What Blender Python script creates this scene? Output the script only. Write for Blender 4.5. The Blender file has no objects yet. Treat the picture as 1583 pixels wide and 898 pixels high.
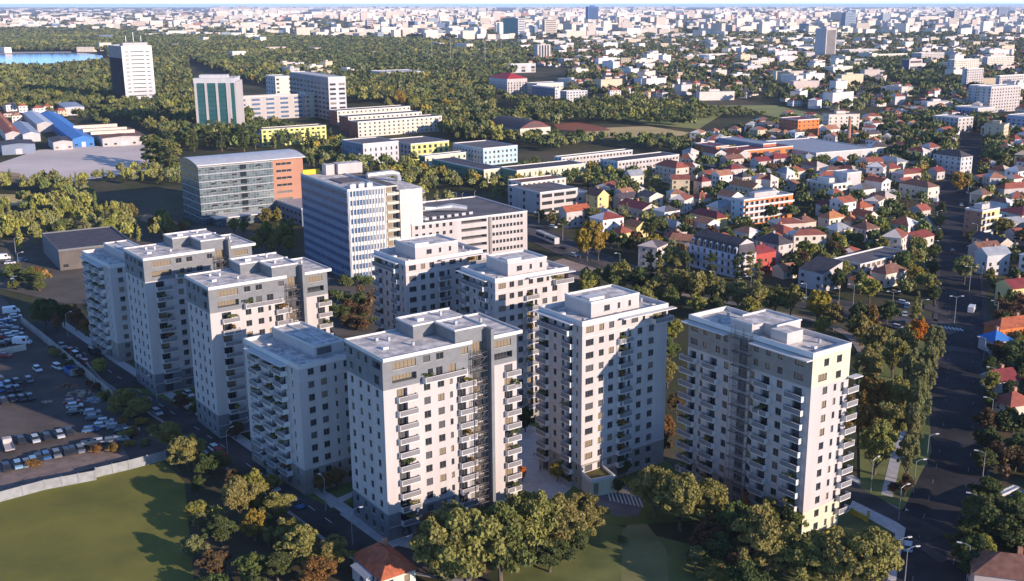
import bpy, math, random
import numpy as np
from mathutils import Vector, Matrix
rad = math.radians
C = bpy.context.scene.collection
SC = bpy.context.scene

# ------------------------------------------------------------------ camera, world, sun, exposure
FPX, CX, CY, CAMH = 1680.0, 840.0, 449.0, 105.4
PITCH = math.atan((CY - 7) / FPX)
cam_d = bpy.data.cameras.new('camera'); cam = bpy.data.objects.new('camera', cam_d); C.objects.link(cam)
cam.location = (0, 0, CAMH); cam.rotation_euler = (math.pi/2 - PITCH, 0, 0)
cam_d.sensor_width = 36; cam_d.lens = FPX/1583*36
cam_d.shift_x = (791.5 - CX)/1583; cam_d.clip_start = 1; cam_d.clip_end = 90000
SC.camera = cam
SUN_AZ, SUN_EL = -35.0, 15.0            # direction towards the sun, angle from +X ; elevation
w = bpy.data.worlds.new('World'); SC.world = w; w.use_nodes = True
nt = w.node_tree; nt.nodes.clear()
sky = nt.nodes.new('ShaderNodeTexSky'); sky.sky_type = 'NISHITA'; sky.sun_disc = False
sky.sun_elevation = rad(SUN_EL); sky.sun_rotation = rad(90 - SUN_AZ); sky.altitude = 1500
sky.air_density = 0.5; sky.dust_density = 0.0; sky.ozone_density = 3.0
bg = nt.nodes.new('ShaderNodeBackground'); bg.inputs[1].default_value = 0.15
wo = nt.nodes.new('ShaderNodeOutputWorld'); nt.links.new(sky.outputs[0], bg.inputs[0]); nt.links.new(bg.outputs[0], wo.inputs[0])
sd = bpy.data.lights.new('sun', 'SUN'); so = bpy.data.objects.new('sun', sd); C.objects.link(so)
sd.energy = 3.2; sd.angle = rad(0.5); sd.color = (1.0, 0.82, 0.67)
sv = Vector((math.cos(rad(SUN_AZ))*math.cos(rad(SUN_EL)), math.sin(rad(SUN_AZ))*math.cos(rad(SUN_EL)), math.sin(rad(SUN_EL))))
so.rotation_euler = sv.to_track_quat('Z', 'Y').to_euler(); so.location = (200, -200, 300)
SC.view_settings.view_transform = 'Standard'; SC.view_settings.look = 'None'
SC.view_settings.exposure = 1.12; SC.view_settings.gamma = 1
SC.cycles.max_bounces = 5; SC.cycles.diffuse_bounces = 3; SC.cycles.glossy_bounces = 2
SC.cycles.transparent_max_bounces = 8; SC.cycles.volume_bounces = 0; SC.cycles.use_adaptive_sampling = True
SC.cycles.use_denoising = True
SC.cycles.caustics_reflective = False; SC.cycles.caustics_refractive = False

# ------------------------------------------------------------------ pixels of the photo <-> ground of the place
SP, CP = math.sin(PITCH), math.cos(PITCH)
def un(px, py, z=0.0):
    u = (px-CX)/FPX; v = -(py-CY)/FPX
    dy = CP+v*SP; dz = -SP+v*CP; t = (z-CAMH)/dz
    return (u*t, dy*t)
def pr(x, y, z=0.0):
    dz = z-CAMH; f = y*CP-dz*SP; up = y*SP+dz*CP
    return (CX+FPX*x/f, CY-FPX*up/f)
def fit(nx, ny, xpix, h, deg):
    """length of an edge from roof corner (nx, ny) at height h along deg until its picture column is xpix"""
    N = un(nx, ny, h); lo, hi = 0.5, 400.0
    c, s = math.cos(rad(deg)), math.sin(rad(deg))
    f = lambda L: pr(N[0]+c*L, N[1]+s*L, h)[0]-xpix
    sg = f(0.01) > 0
    for _ in range(40):
        m = (lo+hi)/2
        if (f(m) > 0) == sg: lo = m
        else: hi = m
    return (lo+hi)/2

# ------------------------------------------------------------------ materials
MATS = {}
def mat(key, col, rough=0.8, var=0.12, scale=0.25, col2=None, metal=0.0, spec=0.3, detail=3.0, thresh=None, streak=False):
    if key in MATS: return MATS[key]
    m = bpy.data.materials.new(key); m.use_nodes = True; n = m.node_tree.nodes; l = m.node_tree.links
    b = n['Principled BSDF']; b.inputs['Roughness'].default_value = rough; b.inputs['Metallic'].default_value = metal
    b.inputs['Specular IOR Level'].default_value = spec
    c2 = col2 if col2 else tuple(min(1, max(0, c*(1-var*2))) for c in col)
    c1 = col if col2 else tuple(min(1, c*(1+var)) for c in col)
    tc = n.new('ShaderNodeTexCoord'); no = n.new('ShaderNodeTexNoise'); no.inputs['Scale'].default_value = scale
    no.inputs['Detail'].default_value = detail; no.inputs['Roughness'].default_value = 0.6
    if streak or key.endswith('_render'):
        vm = n.new('ShaderNodeVectorMath'); vm.operation = 'MULTIPLY'; vm.inputs[1].default_value = (2.6, 2.6, .22); l.new(tc.outputs['Object'], vm.inputs[0]); l.new(vm.outputs[0], no.inputs['Vector']); no.inputs['Detail'].default_value = 7; c2 = tuple(c*.86 for c in col); c1 = col
    else: l.new(tc.outputs['Object'], no.inputs['Vector'])
    r = n.new('ShaderNodeValToRGB'); e = r.color_ramp.elements
    a, z = thresh if thresh else (0.35, 0.65)
    e[0].position = a; e[1].position = z; e[0].color = (*c2, 1); e[1].color = (*c1, 1)
    l.new(no.outputs['Fac'], r.inputs['Fac']); l.new(r.outputs['Color'], b.inputs['Base Color'])
    MATS[key] = m; return m
def plain(key, col, rough=0.6, metal=0.0, spec=0.4):
    if key in MATS: return MATS[key]
    m = bpy.data.materials.new(key); m.use_nodes = True; b = m.node_tree.nodes['Principled BSDF']
    b.inputs['Base Color'].default_value = (*col, 1); b.inputs['Roughness'].default_value = rough
    b.inputs['Metallic'].default_value = metal; b.inputs['Specular IOR Level'].default_value = spec
    MATS[key] = m; return m
def attr_mat(key, name='col', rough=0.85, windows=False):
    """colour from a per-face attribute; windows=True adds a procedural window grid from the UV map in metres"""
    if key in MATS: return MATS[key]
    m = bpy.data.materials.new(key); m.use_nodes = True; n = m.node_tree.nodes; l = m.node_tree.links
    b = n['Principled BSDF']; b.inputs['Roughness'].default_value = rough; b.inputs['Specular IOR Level'].default_value = 0.25
    a = n.new('ShaderNodeAttribute'); a.attribute_name = name
    if not windows:
        l.new(a.outputs['Color'], b.inputs['Base Color'])
    else:
        uv = n.new('ShaderNodeUVMap'); sx = n.new('ShaderNodeSeparateXYZ'); l.new(uv.outputs[0], sx.inputs[0])
        def band(out, per, lo, hi):
            d = n.new('ShaderNodeMath'); d.operation = 'DIVIDE'; d.inputs[1].default_value = per; l.new(out, d.inputs[0])
            f = n.new('ShaderNodeMath'); f.operation = 'FRACT'; l.new(d.outputs[0], f.inputs[0])
            g = n.new('ShaderNodeMath'); g.operation = 'GREATER_THAN'; g.inputs[1].default_value = lo; l.new(f.outputs[0], g.inputs[0])
            h = n.new('ShaderNodeMath'); h.operation = 'LESS_THAN'; h.inputs[1].default_value = hi; l.new(f.outputs[0], h.inputs[0])
            k = n.new('ShaderNodeMath'); k.operation = 'MULTIPLY'; l.new(g.outputs[0], k.inputs[0]); l.new(h.outputs[0], k.inputs[1]); return k.outputs[0]
        k = n.new('ShaderNodeMath'); k.operation = 'MULTIPLY'; l.new(band(sx.outputs[0], 3.3, .28, .72), k.inputs[0]); l.new(band(sx.outputs[1], 3.0, .32, .78), k.inputs[1])
        mx = n.new('ShaderNodeMix'); mx.data_type = 'RGBA'; l.new(k.outputs[0], mx.inputs['Factor']); l.new(a.outputs['Color'], mx.inputs[6])
        mx.inputs[7].default_value = (0.16, 0.16, 0.17, 1); l.new(mx.outputs[2], b.inputs['Base Color'])
    MATS[key] = m; return m

WHITE = mat('white_render', (0.51, 0.465, 0.45), .8, .04, .15)
CREAM = mat('cream_render', (0.60, 0.58, 0.43), .8, .04, .15)
GREYC = mat('grey_cladding', (0.19, 0.195, 0.205), .7, .06, .6)
BEIGEG = mat('beige_grey_cladding', (0.28, 0.255, 0.23), .75, .05, .6)
GREYD = mat('grey_base_render', (0.18, 0.19, 0.205), .8, .06, .4)
PANEL = mat('balcony_panel_grey', (0.20, 0.19, 0.20), .6, .05, .5)
ROOFM = mat('roof_membrane', (0.84, 0.77, 0.71), .85, .0, .45, col2=(0.44, 0.41, 0.39), detail=9, thresh=(.42, .62))
ROOFD = mat('dark_roof_felt', (0.15, 0.14, 0.15), .9, .12, .12)
TRIM = mat('white_trim', (0.64, 0.62, 0.60), .6, .03, .5)
STEEL = mat('steel_lattice', (0.24, 0.22, 0.21), .45, .05, 1.0, metal=.6)
GLASS = plain('dark_window_glass', (0.025, 0.03, 0.037), .08, 0, .8)
GLASS2 = plain('curtained_window_glass', (0.24, 0.19, 0.13), .25, 0, .6)
GLASS3 = plain('grey_window_glass', (0.10, 0.10, 0.105), .15, 0, .7)
GLASS4 = plain('blue_window_glass', (0.08, 0.15, 0.28), .2, 0, .6)
FRAME = plain('window_frame_white', (0.62, 0.58, 0.54), .5)
FRAMED = plain('window_frame_dark', (0.10, 0.09, 0.085), .5)
ASPH = mat('asphalt', (0.075, 0.066, 0.064), .9, .3, .08, detail=9)
CONC = mat('concrete', (0.33, 0.31, 0.30), .9, .08, .2)
PAVE = mat('pale_paving', (0.50, 0.47, 0.46), .85, .07, .5)
PAINT = plain('road_paint', (0.70, 0.70, 0.68), .7)
MAROON = mat('maroon_sheet_roof', (0.22, 0.045, 0.045), .6, .1, .3)
GALV = mat('galvanised_steel', (0.45, 0.46, 0.48), .4, .05, 1, metal=.5)

# ------------------------------------------------------------------ mesh builder and object helpers
class MB:
    def __init__(s): s.v = []; s.f = []; s.m = []; s.ms = []
    def slot(s, m):
        if m not in s.ms: s.ms.append(m)
        return s.ms.index(m)
    def face(s, pts, m):
        i = len(s.v); s.v += [tuple(p) for p in pts]; s.f.append(tuple(range(i, i+len(pts)))); s.m.append(s.slot(m))
    def box(s, x0, x1, y0, y1, z0, z1, m, top=None, bottom=True):
        i = len(s.v)
        s.v += [(x0,y0,z0),(x1,y0,z0),(x1,y1,z0),(x0,y1,z0),(x0,y0,z1),(x1,y0,z1),(x1,y1,z1),(x0,y1,z1)]
        k = s.slot(m); t = s.slot(top) if top else k
        for q, mm in (((0,1,5,4),k),((1,2,6,5),k),((2,3,7,6),k),((3,0,4,7),k),((4,5,6,7),t),((3,2,1,0),k)):
            s.f.append(tuple(i+a for a in q)); s.m.append(mm)
    def prism(s, poly, z0, z1, m, top=None):
        n = len(poly); i = len(s.v); k = s.slot(m); t = s.slot(top) if top else k
        s.v += [(x,y,z0) for x,y in poly]+[(x,y,z1) for x,y in poly]
        for a in range(n):
            b = (a+1) % n; s.f.append((i+a,i+b,i+n+b,i+n+a)); s.m.append(k)
        s.f.append(tuple(i+n+a for a in range(n))); s.m.append(t)
        s.f.append(tuple(i+a for a in reversed(range(n)))); s.m.append(k)
    def tube(s, pts, r, m, n=6):
        """bars of radius r (or radii list) along points"""
        P = [Vector(p) for p in pts]; R = r if isinstance(r, (list, tuple)) else [r]*len(P); k = s.slot(m); i0 = len(s.v)
        for a, p in enumerate(P):
            d = (P[min(a+1, len(P)-1)]-P[max(a-1, 0)]).normalized()
            u = d.cross(Vector((0,0,1)) if abs(d.z) < .9 else Vector((1,0,0))).normalized(); q = d.cross(u)
            for j in range(n):
                t = 2*math.pi*j/n; s.v.append(tuple(p+(u*math.cos(t)+q*math.sin(t))*R[a]))
        for a in range(len(P)-1):
            for j in range(n):
                b = (j+1) % n; s.f.append((i0+a*n+j, i0+a*n+b, i0+(a+1)*n+b, i0+(a+1)*n+j)); s.m.append(k)
        s.f.append(tuple(i0+j for j in reversed(range(n)))); s.m.append(k)
        s.f.append(tuple(i0+(len(P)-1)*n+j for j in range(n))); s.m.append(k)
    def mesh(s, name):
        me = bpy.data.meshes.new(name); me.from_pydata(s.v, [], s.f)
        for m in s.ms: me.materials.append(m)
        me.polygons.foreach_set('material_index', s.m); me.update(); return me
    def build(s, name, parent=None, loc=(0,0,0), rz=0.0):
        return link(name, s.mesh(name), parent, loc, rz)
def link(name, me, parent=None, loc=(0,0,0), rz=0.0):
    o = bpy.data.objects.new(name, me); C.objects.link(o); o.location = loc; o.rotation_euler = (0,0,rz)
    if parent: o.parent = parent
    return o
PENDING = []      # (object, description) for the kinds whose label is completed from what stands beside them
def thing(name, label, cat, loc=(0,0,0), rz=0.0, group=None, auto=False):
    o = bpy.data.objects.new(name, None); C.objects.link(o); o.location = loc; o.rotation_euler = (0,0,rz); o.empty_display_size = .5
    return tag(o, label, cat, group, auto)
def tag(o, label, cat, group=None, auto=False):
    o['label'] = label; o['category'] = cat
    if group: o['group'] = group
    if auto: PENDING.append(o)
    return o
def kind(o, k, label=None):
    o['kind'] = k
    if label: o['label'] = label
    return o
def dup(root):
    r = root.copy(); C.objects.link(r)
    for ch in root.children:
        c = ch.copy(); C.objects.link(c); c.parent = r
        for g in ch.children:
            d = g.copy(); C.objects.link(d); d.parent = c
    return r
LAND = []         # landmarks for labels: (phrase, x, y)
FOOT = []         # occupied footprints: (x, y, radius) circles
def occupy(x, y, th, a, b):
    """a rectangle from its near corner, lengths a along th and b along th+90, as circles"""
    c, s = math.cos(th), math.sin(th); st = max(3.0, min(a, b)/2)
    na, nb = max(1, round(a/st/1.4)), max(1, round(b/st/1.4))
    for i in range(na):
        for j in range(nb):
            u, v = (i+.5)*a/na, (j+.5)*b/nb
            FOOT.append((x+c*u-s*v, y+s*u+c*v, max(a/na, b/nb)*.62))
def inpoly(x, y, P):
    r = False; n = len(P); j = n-1
    for i in range(n):
        if (P[i][1] > y) != (P[j][1] > y) and x < (P[j][0]-P[i][0])*(y-P[i][1])/(P[j][1]-P[i][1])+P[i][0]: r = not r
        j = i
    return r
def W(*pts): return [un(*p) for p in pts]

# ------------------------------------------------------------------ ground, roads, yards, water
def ground_mat():
    m = bpy.data.materials.new('ground_earth_and_grass'); m.use_nodes = True; n = m.node_tree.nodes; l = m.node_tree.links
    b = n['Principled BSDF']; b.inputs['Roughness'].default_value = .95; b.inputs['Specular IOR Level'].default_value = .1
    tc = n.new('ShaderNodeTexCoord')
    def noise(sc, de=4):
        q = n.new('ShaderNodeTexNoise'); q.inputs['Scale'].default_value = sc; q.inputs['Detail'].default_value = de; l.new(tc.outputs['Object'], q.inputs['Vector']); return q
    a = noise(.012, 6); r = n.new('ShaderNodeValToRGB'); e = r.color_ramp.elements
    e[0].position = .35; e[0].color = (.06,.065,.03,1); e[1].position = .62; e[1].color = (.17,.14,.09,1)
    k = e.new(.5); k.color = (.10,.10,.05,1)
    l.new(a.outputs['Fac'], r.inputs['Fac'])
    c = noise(.25, 5); mx = n.new('ShaderNodeMix'); mx.data_type = 'RGBA'; mx.blend_type = 'MULTIPLY'; mx.inputs['Factor'].default_value = .55
    l.new(r.outputs['Color'], mx.inputs[6]); l.new(c.outputs['Color'], mx.inputs[7]); l.new(mx.outputs[2], b.inputs['Base Color'])
    return m
GM = ground_mat()
R = 45000
mb = MB(); mb.face([(-R,-300,0),(R,-300,0),(R,R,0),(-R,R,0)], GM); kind(mb.build('ground'), 'structure')
LAYER = [0]
def sheet(name, poly, m, z=None, kd='structure'):
    LAYER[0] += 1
    zz = z if z is not None else 0.02+0.004*LAYER[0]
    b = MB(); A = sum(poly[i][0]*poly[(i+1)%len(poly)][1]-poly[(i+1)%len(poly)][0]*poly[i][1] for i in range(len(poly)))
    if A < 0: poly = poly[::-1]
    b.face([(x,y,zz) for x,y in poly], m); return kind(b.build(name), kd)
def slab(name, poly, m, h=.14):
    b = MB(); A = sum(poly[i][0]*poly[(i+1)%len(poly)][1]-poly[(i+1)%len(poly)][0]*poly[i][1] for i in range(len(poly)))
    if A < 0: poly = poly[::-1]
    LAYER[0] += 1; b.prism(poly, -.05, h+.003*LAYER[0], m); return kind(b.build(name), 'structure')
def offset_line(P, d):
    out = []
    for i, p in enumerate(P):
        a = P[max(0,i-1)]; c = P[min(len(P)-1,i+1)]; t = math.hypot(c[0]-a[0], c[1]-a[1]); nx, ny = -(c[1]-a[1])/t, (c[0]-a[0])/t
        out.append((p[0]+nx*d, p[1]+ny*d))
    return out
def smooth(P, k=2):
    for _ in range(k):
        Q = [P[0]]
        for a, b in zip(P, P[1:]): Q += [(a[0]*.75+b[0]*.25, a[1]*.75+b[1]*.25), (a[0]*.25+b[0]*.75, a[1]*.25+b[1]*.75)]
        Q.append(P[-1]); P = Q
    return P
ROADS = []
def ribbon(name, P, d0, d1, m, z=None, h=None):
    L, Rr = offset_line(P, d1), offset_line(P, d0); b = MB(); LAYER[0] += 1; zz = z if z is not None else .02+.004*LAYER[0]
    for i in range(len(P)-1):
        if h is None: b.face([(*Rr[i],zz),(*Rr[i+1],zz),(*L[i+1],zz),(*L[i],zz)], m)
        else: b.prism([Rr[i],Rr[i+1],L[i+1],L[i]], -.05, h, m)
    return kind(b.build(name), 'structure')
def dashes(name, P, off, m, ln=3., gap=5., wd=.16):
    b = MB(); LAYER[0] += 1; zz = .03+.004*LAYER[0]; Q = offset_line(P, off); acc = 0
    for p, q in zip(Q, Q[1:]):
        L = math.hypot(q[0]-p[0], q[1]-p[1]); ux, uy = (q[0]-p[0])/L, (q[1]-p[1])/L; t = -acc
        while t < L:
            if t >= 0 and t+ln < L:
                x, y = p[0]+ux*t, p[1]+uy*t; nx, ny = -uy*wd/2, ux*wd/2
                b.face([(x-nx,y-ny,zz),(x+ux*ln-nx,y+uy*ln-ny,zz),(x+ux*ln+nx,y+uy*ln+ny,zz),(x+nx,y+ny,zz)], m)
            t += ln+gap
        acc = (acc+L) % (ln+gap)
    if b.f: kind(b.build(name), 'structure')
def road(name, P, wd, sw=0, swm=None, m=None):
    P = smooth(P); ROADS.append((P, wd/2+sw+1.5)); ribbon(name, P, -wd/2, wd/2, m or ASPH)
    if sw:
        ribbon('pavement', P, wd/2, wd/2+sw, swm or CONC, h=.13); ribbon('pavement', P, -wd/2-sw, -wd/2, swm or CONC, h=.13)
    return P
GRASSF = mat('mown_field_grass', (0.23,0.215,0.055), .95, .0, .07, col2=(.15,.155,.045), detail=14, spec=.05)
GRASSL = mat('lawn_grass', (0.16,0.19,0.06), .95, .0, .08, col2=(.10,.13,.04), detail=6, spec=.05)
GRASSD = mat('rough_meadow_grass', (0.22,0.23,0.08), .95, .0, .09, col2=(.12,.14,.05), detail=8, spec=.05)
DRY = mat('dry_grass', (0.66,0.48,0.24), .95, .0, .03, col2=(.46,.37,.17), detail=6, spec=.05)
DIRT = mat('bare_earth', (0.50,0.34,0.22), .95, .0, .05, col2=(.24,.17,.10), detail=6, spec=.05)
YARDM = mat('yard_concrete', (0.76,0.64,0.57), .95, .0, .02, col2=(.60,.51,.46), detail=7)
LOTM = mat('worn_parking_asphalt', (0.145,0.115,0.10), .95, .0, .09, col2=(.075,.06,.055), detail=11)
WATER = plain('lake_water', (0.03,0.07,0.16), .15, 0, .5)
CLAY = mat('tennis_clay', (0.30,0.10,0.05), .95, .1, .1)

# left car lot, field, fence line
sheet('parking_lot_asphalt', [un(-60,430), un(0,455), un(38,497), un(150,597), un(262,690), un(262,705), un(0,777), un(-160,815)], LOTM)
sheet('grass_field', [un(-170,830), un(0,775), un(250,712), un(285,745), un(300,900), un(320,1010), un(-160,1010)], GRASSF)
sheet('earth_strip', [un(-20,765), un(-30,725), un(60,710), un(190,692), un(200,708), un(0,762)], mat('sandy_earth', (.30,.22,.19), .95, .0, .3, col2=(.17,.13,.11), detail=7))
sheet('scrub_ground', [un(285,745), un(262,690), un(330,700), un(430,760), un(540,860), un(560,1010), un(318,1010), un(300,900)], mat('scrub_soil', (.10,.075,.045), .95, .0, .15, col2=(.05,.05,.022), detail=7))
# street between the lot and the towers
ST = [un(60,497), un(97,523), un(172,577), un(250,628), un(345,690), un(400,733), un(470,778), un(520,815), un(560,848), un(640,868), un(760,885)]
STS = road('street', ST, 8.2)
ribbon('pavement', STS, 4.1, 6.8, PAVE, h=.13); ribbon('pavement', STS, -4.9, -4.1, CONC, h=.13)
dashes('road_markings', STS, 0.2, PAINT, 3, 4.5)
sheet('lawn', [un(x,y) for x,y in ((190,600),(300,600),(345,640),(330,650),(240,612))], GRASSL)
sheet('lawn', [un(x,y) for x,y in ((420,735),(480,770),(545,800),(545,750),(520,690),(400,690))], GRASSL)
sheet('courtyard_lawn', [un(x,y) for x,y in ((560,800),(700,830),(1150,800),(1010,700),(800,640),(700,640),(540,750))], GRASSL)
sheet('courtyard_paving', [un(x,y) for x,y in ((800,655),(770,700),(770,745),(860,775),(905,735),(860,690),(830,660))], PAVE)
sheet('footpath', [un(x,y) for x,y in ((525,795),(600,850),(690,815),(680,800),(603,838),(535,785))], PAVE)
sheet('footpath', [un(x,y) for x,y in ((505,778),(545,760),(545,768),(512,786))], PAVE)
sheet('parking_bay_asphalt', [un(x,y) for x,y in ((905,745),(940,740),(1000,768),(985,800),(930,795))], mat('bay_asphalt', (.16,.155,.16), .9, .1, .2))
b = MB()
for i in range(9):
    p = un(938+i*6.2, 757+i*1.8); q = un(944+i*6.2, 776+i*1.2); z = .26
    d = .14; b.face([(p[0]-d,p[1],z),(q[0]-d,q[1],z),(q[0]+d,q[1],z),(p[0]+d,p[1],z)], PAINT)
kind(b.build('bay_markings'), 'structure')
sheet('meadow', [un(x,y) for x,y in ((780,860),(900,800),(1100,850),(1280,900),(1300,1010),(760,1010))], GRASSD)
sheet('mown_path', [un(x,y) for x,y in ((958,845),(962,822),(970,812),(1000,810),(1030,850),(1040,1000),(955,1000),(962,860))], mat('mown_strip', (.26,.25,.10), .95, .0, .1, col2=(.17,.17,.065), detail=6))
# right boulevard
RT = [(52,120), un(1432,898), un(1480,700), un(1486,560), un(1484,430), un(1480,360), un(1472,310), un(1478,285), un(1492,262), un(1500,235), un(1500,205)]
RTS = road('boulevard', RT, 15.0, 1.4, mat('worn_pavement', (.085,.072,.072), .9, .2, .5), m=mat('dark_asphalt', (.040,.036,.040), .9, .3, .08, detail=9))
dashes('road_markings', RTS, 3.5, mat('faded_paint', (.22,.21,.21), .8, .1, .5), 2.5, 7, .14)
dashes('road_markings', RTS, -3.5, MATS['faded_paint'], 2.5, 7, .14)
TT = [un(700,300), un(790,340), un(850,372), un(930,405), un(1010,436), un(1130,452), un(1260,468), un(1400,496), un(1475,515)]
TTS = road('tram_boulevard', TT, 15, 2.0, MATS['worn_pavement'])
ribbon('tram_track_bed', TTS, -3, 3, mat('track_gravel', (.17,.13,.10), .95, .1, .4))
for d in (-2.2, -.8, .8, 2.2): ribbon('tram_rail', TTS, d-.06, d+.06, STEEL, h=.24)
b = MB()
for i in range(7):
    x, y = un(1450+i*6, 506+i*.8); b.face([(x-.3,y-1.6,.3),(x+.3,y-1.6,.3),(x+.3,y+1.6,.3),(x-.3,y+1.6,.3)], PAINT)
kind(b.build('crosswalk_markings'), 'structure')
TRAF = mat('sandy_island', (.085,.072,.068), .9, .1, .4)
for q in (((1430,470),(1482,490),(1480,495),(1428,477)), ((1448,531),(1512,543),(1515,548),(1450,541)), ((1412,832),(1468,865),(1455,872),(1410,842)), ((1460,605),(1492,611),(1492,613),(1460,608))):
    slab('traffic_island_kerb', [un(*p) for p in q], TRAF, .1)
# lane right of the shaded tower, its lawn and pavements
LN = [un(1290,740), un(1330,765), un(1375,795), un(1420,815), un(1450,830)]
road('side_lane', LN, 6.0)
ribbon('pavement', smooth(LN[:3]), 3.0, 5.0, PAVE, h=.13)
slab('pavement', [un(x,y) for x,y in ((1318,775),(1385,808),(1400,818),(1385,898),(1372,898),(1384,826),(1312,786))], PAVE)
slab('lawn', [un(x,y) for x,y in ((1316,788),(1380,820),(1365,880),(1240,860),(1255,825))], mat('bright_lawn', (.12,.125,.035), .95, .0, .2, col2=(.085,.095,.03), detail=6), .1)
slab('footpath', [un(x,y) for x,y in ((1362,765),(1380,770),(1392,712),(1405,640),(1395,640),(1378,700))], PAVE, .1)
sheet('grove_ground', [un(x,y) for x,y in ((1325,500),(1430,520),(1440,700),(1395,790),(1330,755))], GRASSD)
road('footway', [un(1050,455), un(1200,482), un(1310,510), un(1345,560), un(1340,640)], 3.2, m=mat('pinkish_footway', (.30,.24,.21), .9, .08, .3))
# upper left yard, scrub, dirt, fields, lake
sheet('concrete_yard', [un(x,y) for x,y in ((-40,268),(0,252),(60,232),(150,226),(228,224),(245,255),(232,264),(110,282),(40,282),(20,270),(-20,275))], YARDM)
sheet('earth_clearing', [un(x,y) for x,y in ((-30,300),(90,302),(95,312),(20,318),(-40,322))], DRY)
sheet('earth_clearing', [un(x,y) for x,y in ((-30,262),(30,268),(50,280),(-40,285))], DIRT)
sheet('earth_clearing', [un(x,y) for x,y in ((225,330),(275,345),(290,362),(250,352),(215,340))], DIRT)
sheet('demolition_ground', [un(x,y) for x,y in ((-60,380),(60,365),(380,345),(420,395),(300,470),(100,470),(-30,440))], mat('waste_ground', (.14,.12,.10), .95, .0, .06, col2=(.08,.07,.055), detail=7))
sheet('demolition_ground', [un(x,y) for x,y in ((505,425),(575,425),(600,520),(520,520),(470,460))], MATS['waste_ground'])
sheet('sandy_clearing', [un(x,y) for x,y in ((845,408),(870,400),(935,420),(930,432),(885,432),(850,420))], mat('pink_sand', (.36,.27,.22), .95, .08, .1))
sheet('dry_field', [un(x,y) for x,y in ((888,208),(930,198),(1000,195),(1065,205),(1060,210),(960,213),(905,213))], DRY)
sheet('green_field', [un(x,y) for x,y in ((985,158),(1080,163),(1200,163),(1300,185),(1310,190),(1270,195),(1130,168),(1080,200),(1000,192),(940,180))], mat('pale_field', (.32,.32,.10), .95, .0, .02, col2=(.21,.23,.075)))
sheet('tennis_court', [un(x,y) for x,y in ((855,192),(895,189),(930,196),(945,202),(900,204),(862,200))], CLAY)
sheet('lake', [un(x,y) for x,y in ((-200,83),(0,84),(60,83),(130,82),(158,86),(160,92),(140,98),(110,99),(90,97),(55,104),(20,101),(0,97),(-200,99))], WATER, z=.5)
sheet('lake_shore', [un(x,y) for x,y in ((-200,80),(0,80.6),(110,80),(110,82.0),(60,82.5),(0,83.6),(-200,82.5))], mat('shore_concrete', (.5,.45,.4)), z=.6)
NOGO = [W((-60,430),(0,455),(38,497),(150,597),(262,690),(262,705),(0,777),(-160,815)), W((-170,830),(0,775),(250,712),(285,745),(300,900),(320,1010),(-160,1010)),
        W((-40,268),(0,252),(60,232),(150,226),(228,224),(245,255),(232,264),(110,282),(40,282),(20,270),(-20,275)),
        W((888,208),(930,198),(1000,195),(1065,205),(1060,210),(960,213),(905,213)), W((855,192),(895,189),(930,196),(945,202),(900,204),(862,200)),
        W((-30,300),(90,302),(95,312),(20,318),(-40,322)), W((845,408),(870,400),(935,420),(930,432),(885,432),(850,420)),
        W((-200,83),(0,82),(130,81),(158,86),(160,92),(140,98),(110,99),(90,97),(55,104),(20,101),(0,97),(-200,99)),
        W((1140,160),(1200,162),(1300,184),(1310,190),(1270,193),(1140,172))]
def free(x, y, r, roads=True):
    for P in NOGO:
        if inpoly(x, y, P): return False
    for fx, fy, fr in FOOT_NEAR(x, y):
        if (fx-x)**2+(fy-y)**2 < (fr+r)**2: return False
    if roads:
        for P, hw in ROADS:
            for (ax, ay), (bx, by) in zip(P, P[1:]):
                dx, dy = bx-ax, by-ay; t = max(0, min(1, ((x-ax)*dx+(y-ay)*dy)/(dx*dx+dy*dy)))
                if (ax+t*dx-x)**2+(ay+t*dy-y)**2 < (hw+r*.6)**2: return False
    return True
GRID = {}; GRIDN = [0]
def FOOT_NEAR(x, y):
    while GRIDN[0] < len(FOOT):
        f = FOOT[GRIDN[0]]; GRID.setdefault((int(f[0]//40), int(f[1]//40)), []).append(f); GRIDN[0] += 1
    i, j = int(x//40), int(y//40)
    return [f for a in (i-1,i,i+1) for b_ in (j-1,j,j+1) for f in GRID.get((a,b_), ())]
#==PART2==
# ------------------------------------------------------------------ facades: walls with real openings, windows set back in them
MESHC = {}
def window_mesh(wd, ht, var, frame=None):
    key = ('w', round(wd,2), round(ht,2), var, frame.name if frame else '')
    if key in MESHC: return MESHC[key]
    b = MB(); g = (GLASS, GLASS2, GLASS3, GLASS4)[var]; fr = frame or FRAMED; t = .07
    b.face([(-wd/2+t,-.0,t),(wd/2-t,0,t),(wd/2-t,0,ht-t),(-wd/2+t,0,ht-t)], g)
    for x0,x1,z0,z1 in ((-wd/2,wd/2,0,t),(-wd/2,wd/2,ht-t,ht),(-wd/2,-wd/2+t,t,ht-t),(wd/2-t,wd/2,t,ht-t)): b.box(x0,x1,-.05,.03,z0,z1, fr)
    if wd > 1.0:
        n = max(1, round(wd/.8))
        for i in range(1, n): x = -wd/2+wd*i/n; b.box(x-.04,x+.04,-.05,.03,t,ht-t, fr)
    elif ht > 1.2: b.box(-wd/2+t,wd/2-t,-.05,.03,ht*.62,ht*.62+.06, fr)
    if ht < 2.0: b.box(-wd/2-.05,wd/2+.05,-.30,-.06,-.05,-.0, FRAME)
    MESHC[key] = b.mesh('window'); return MESHC[key]
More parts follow.
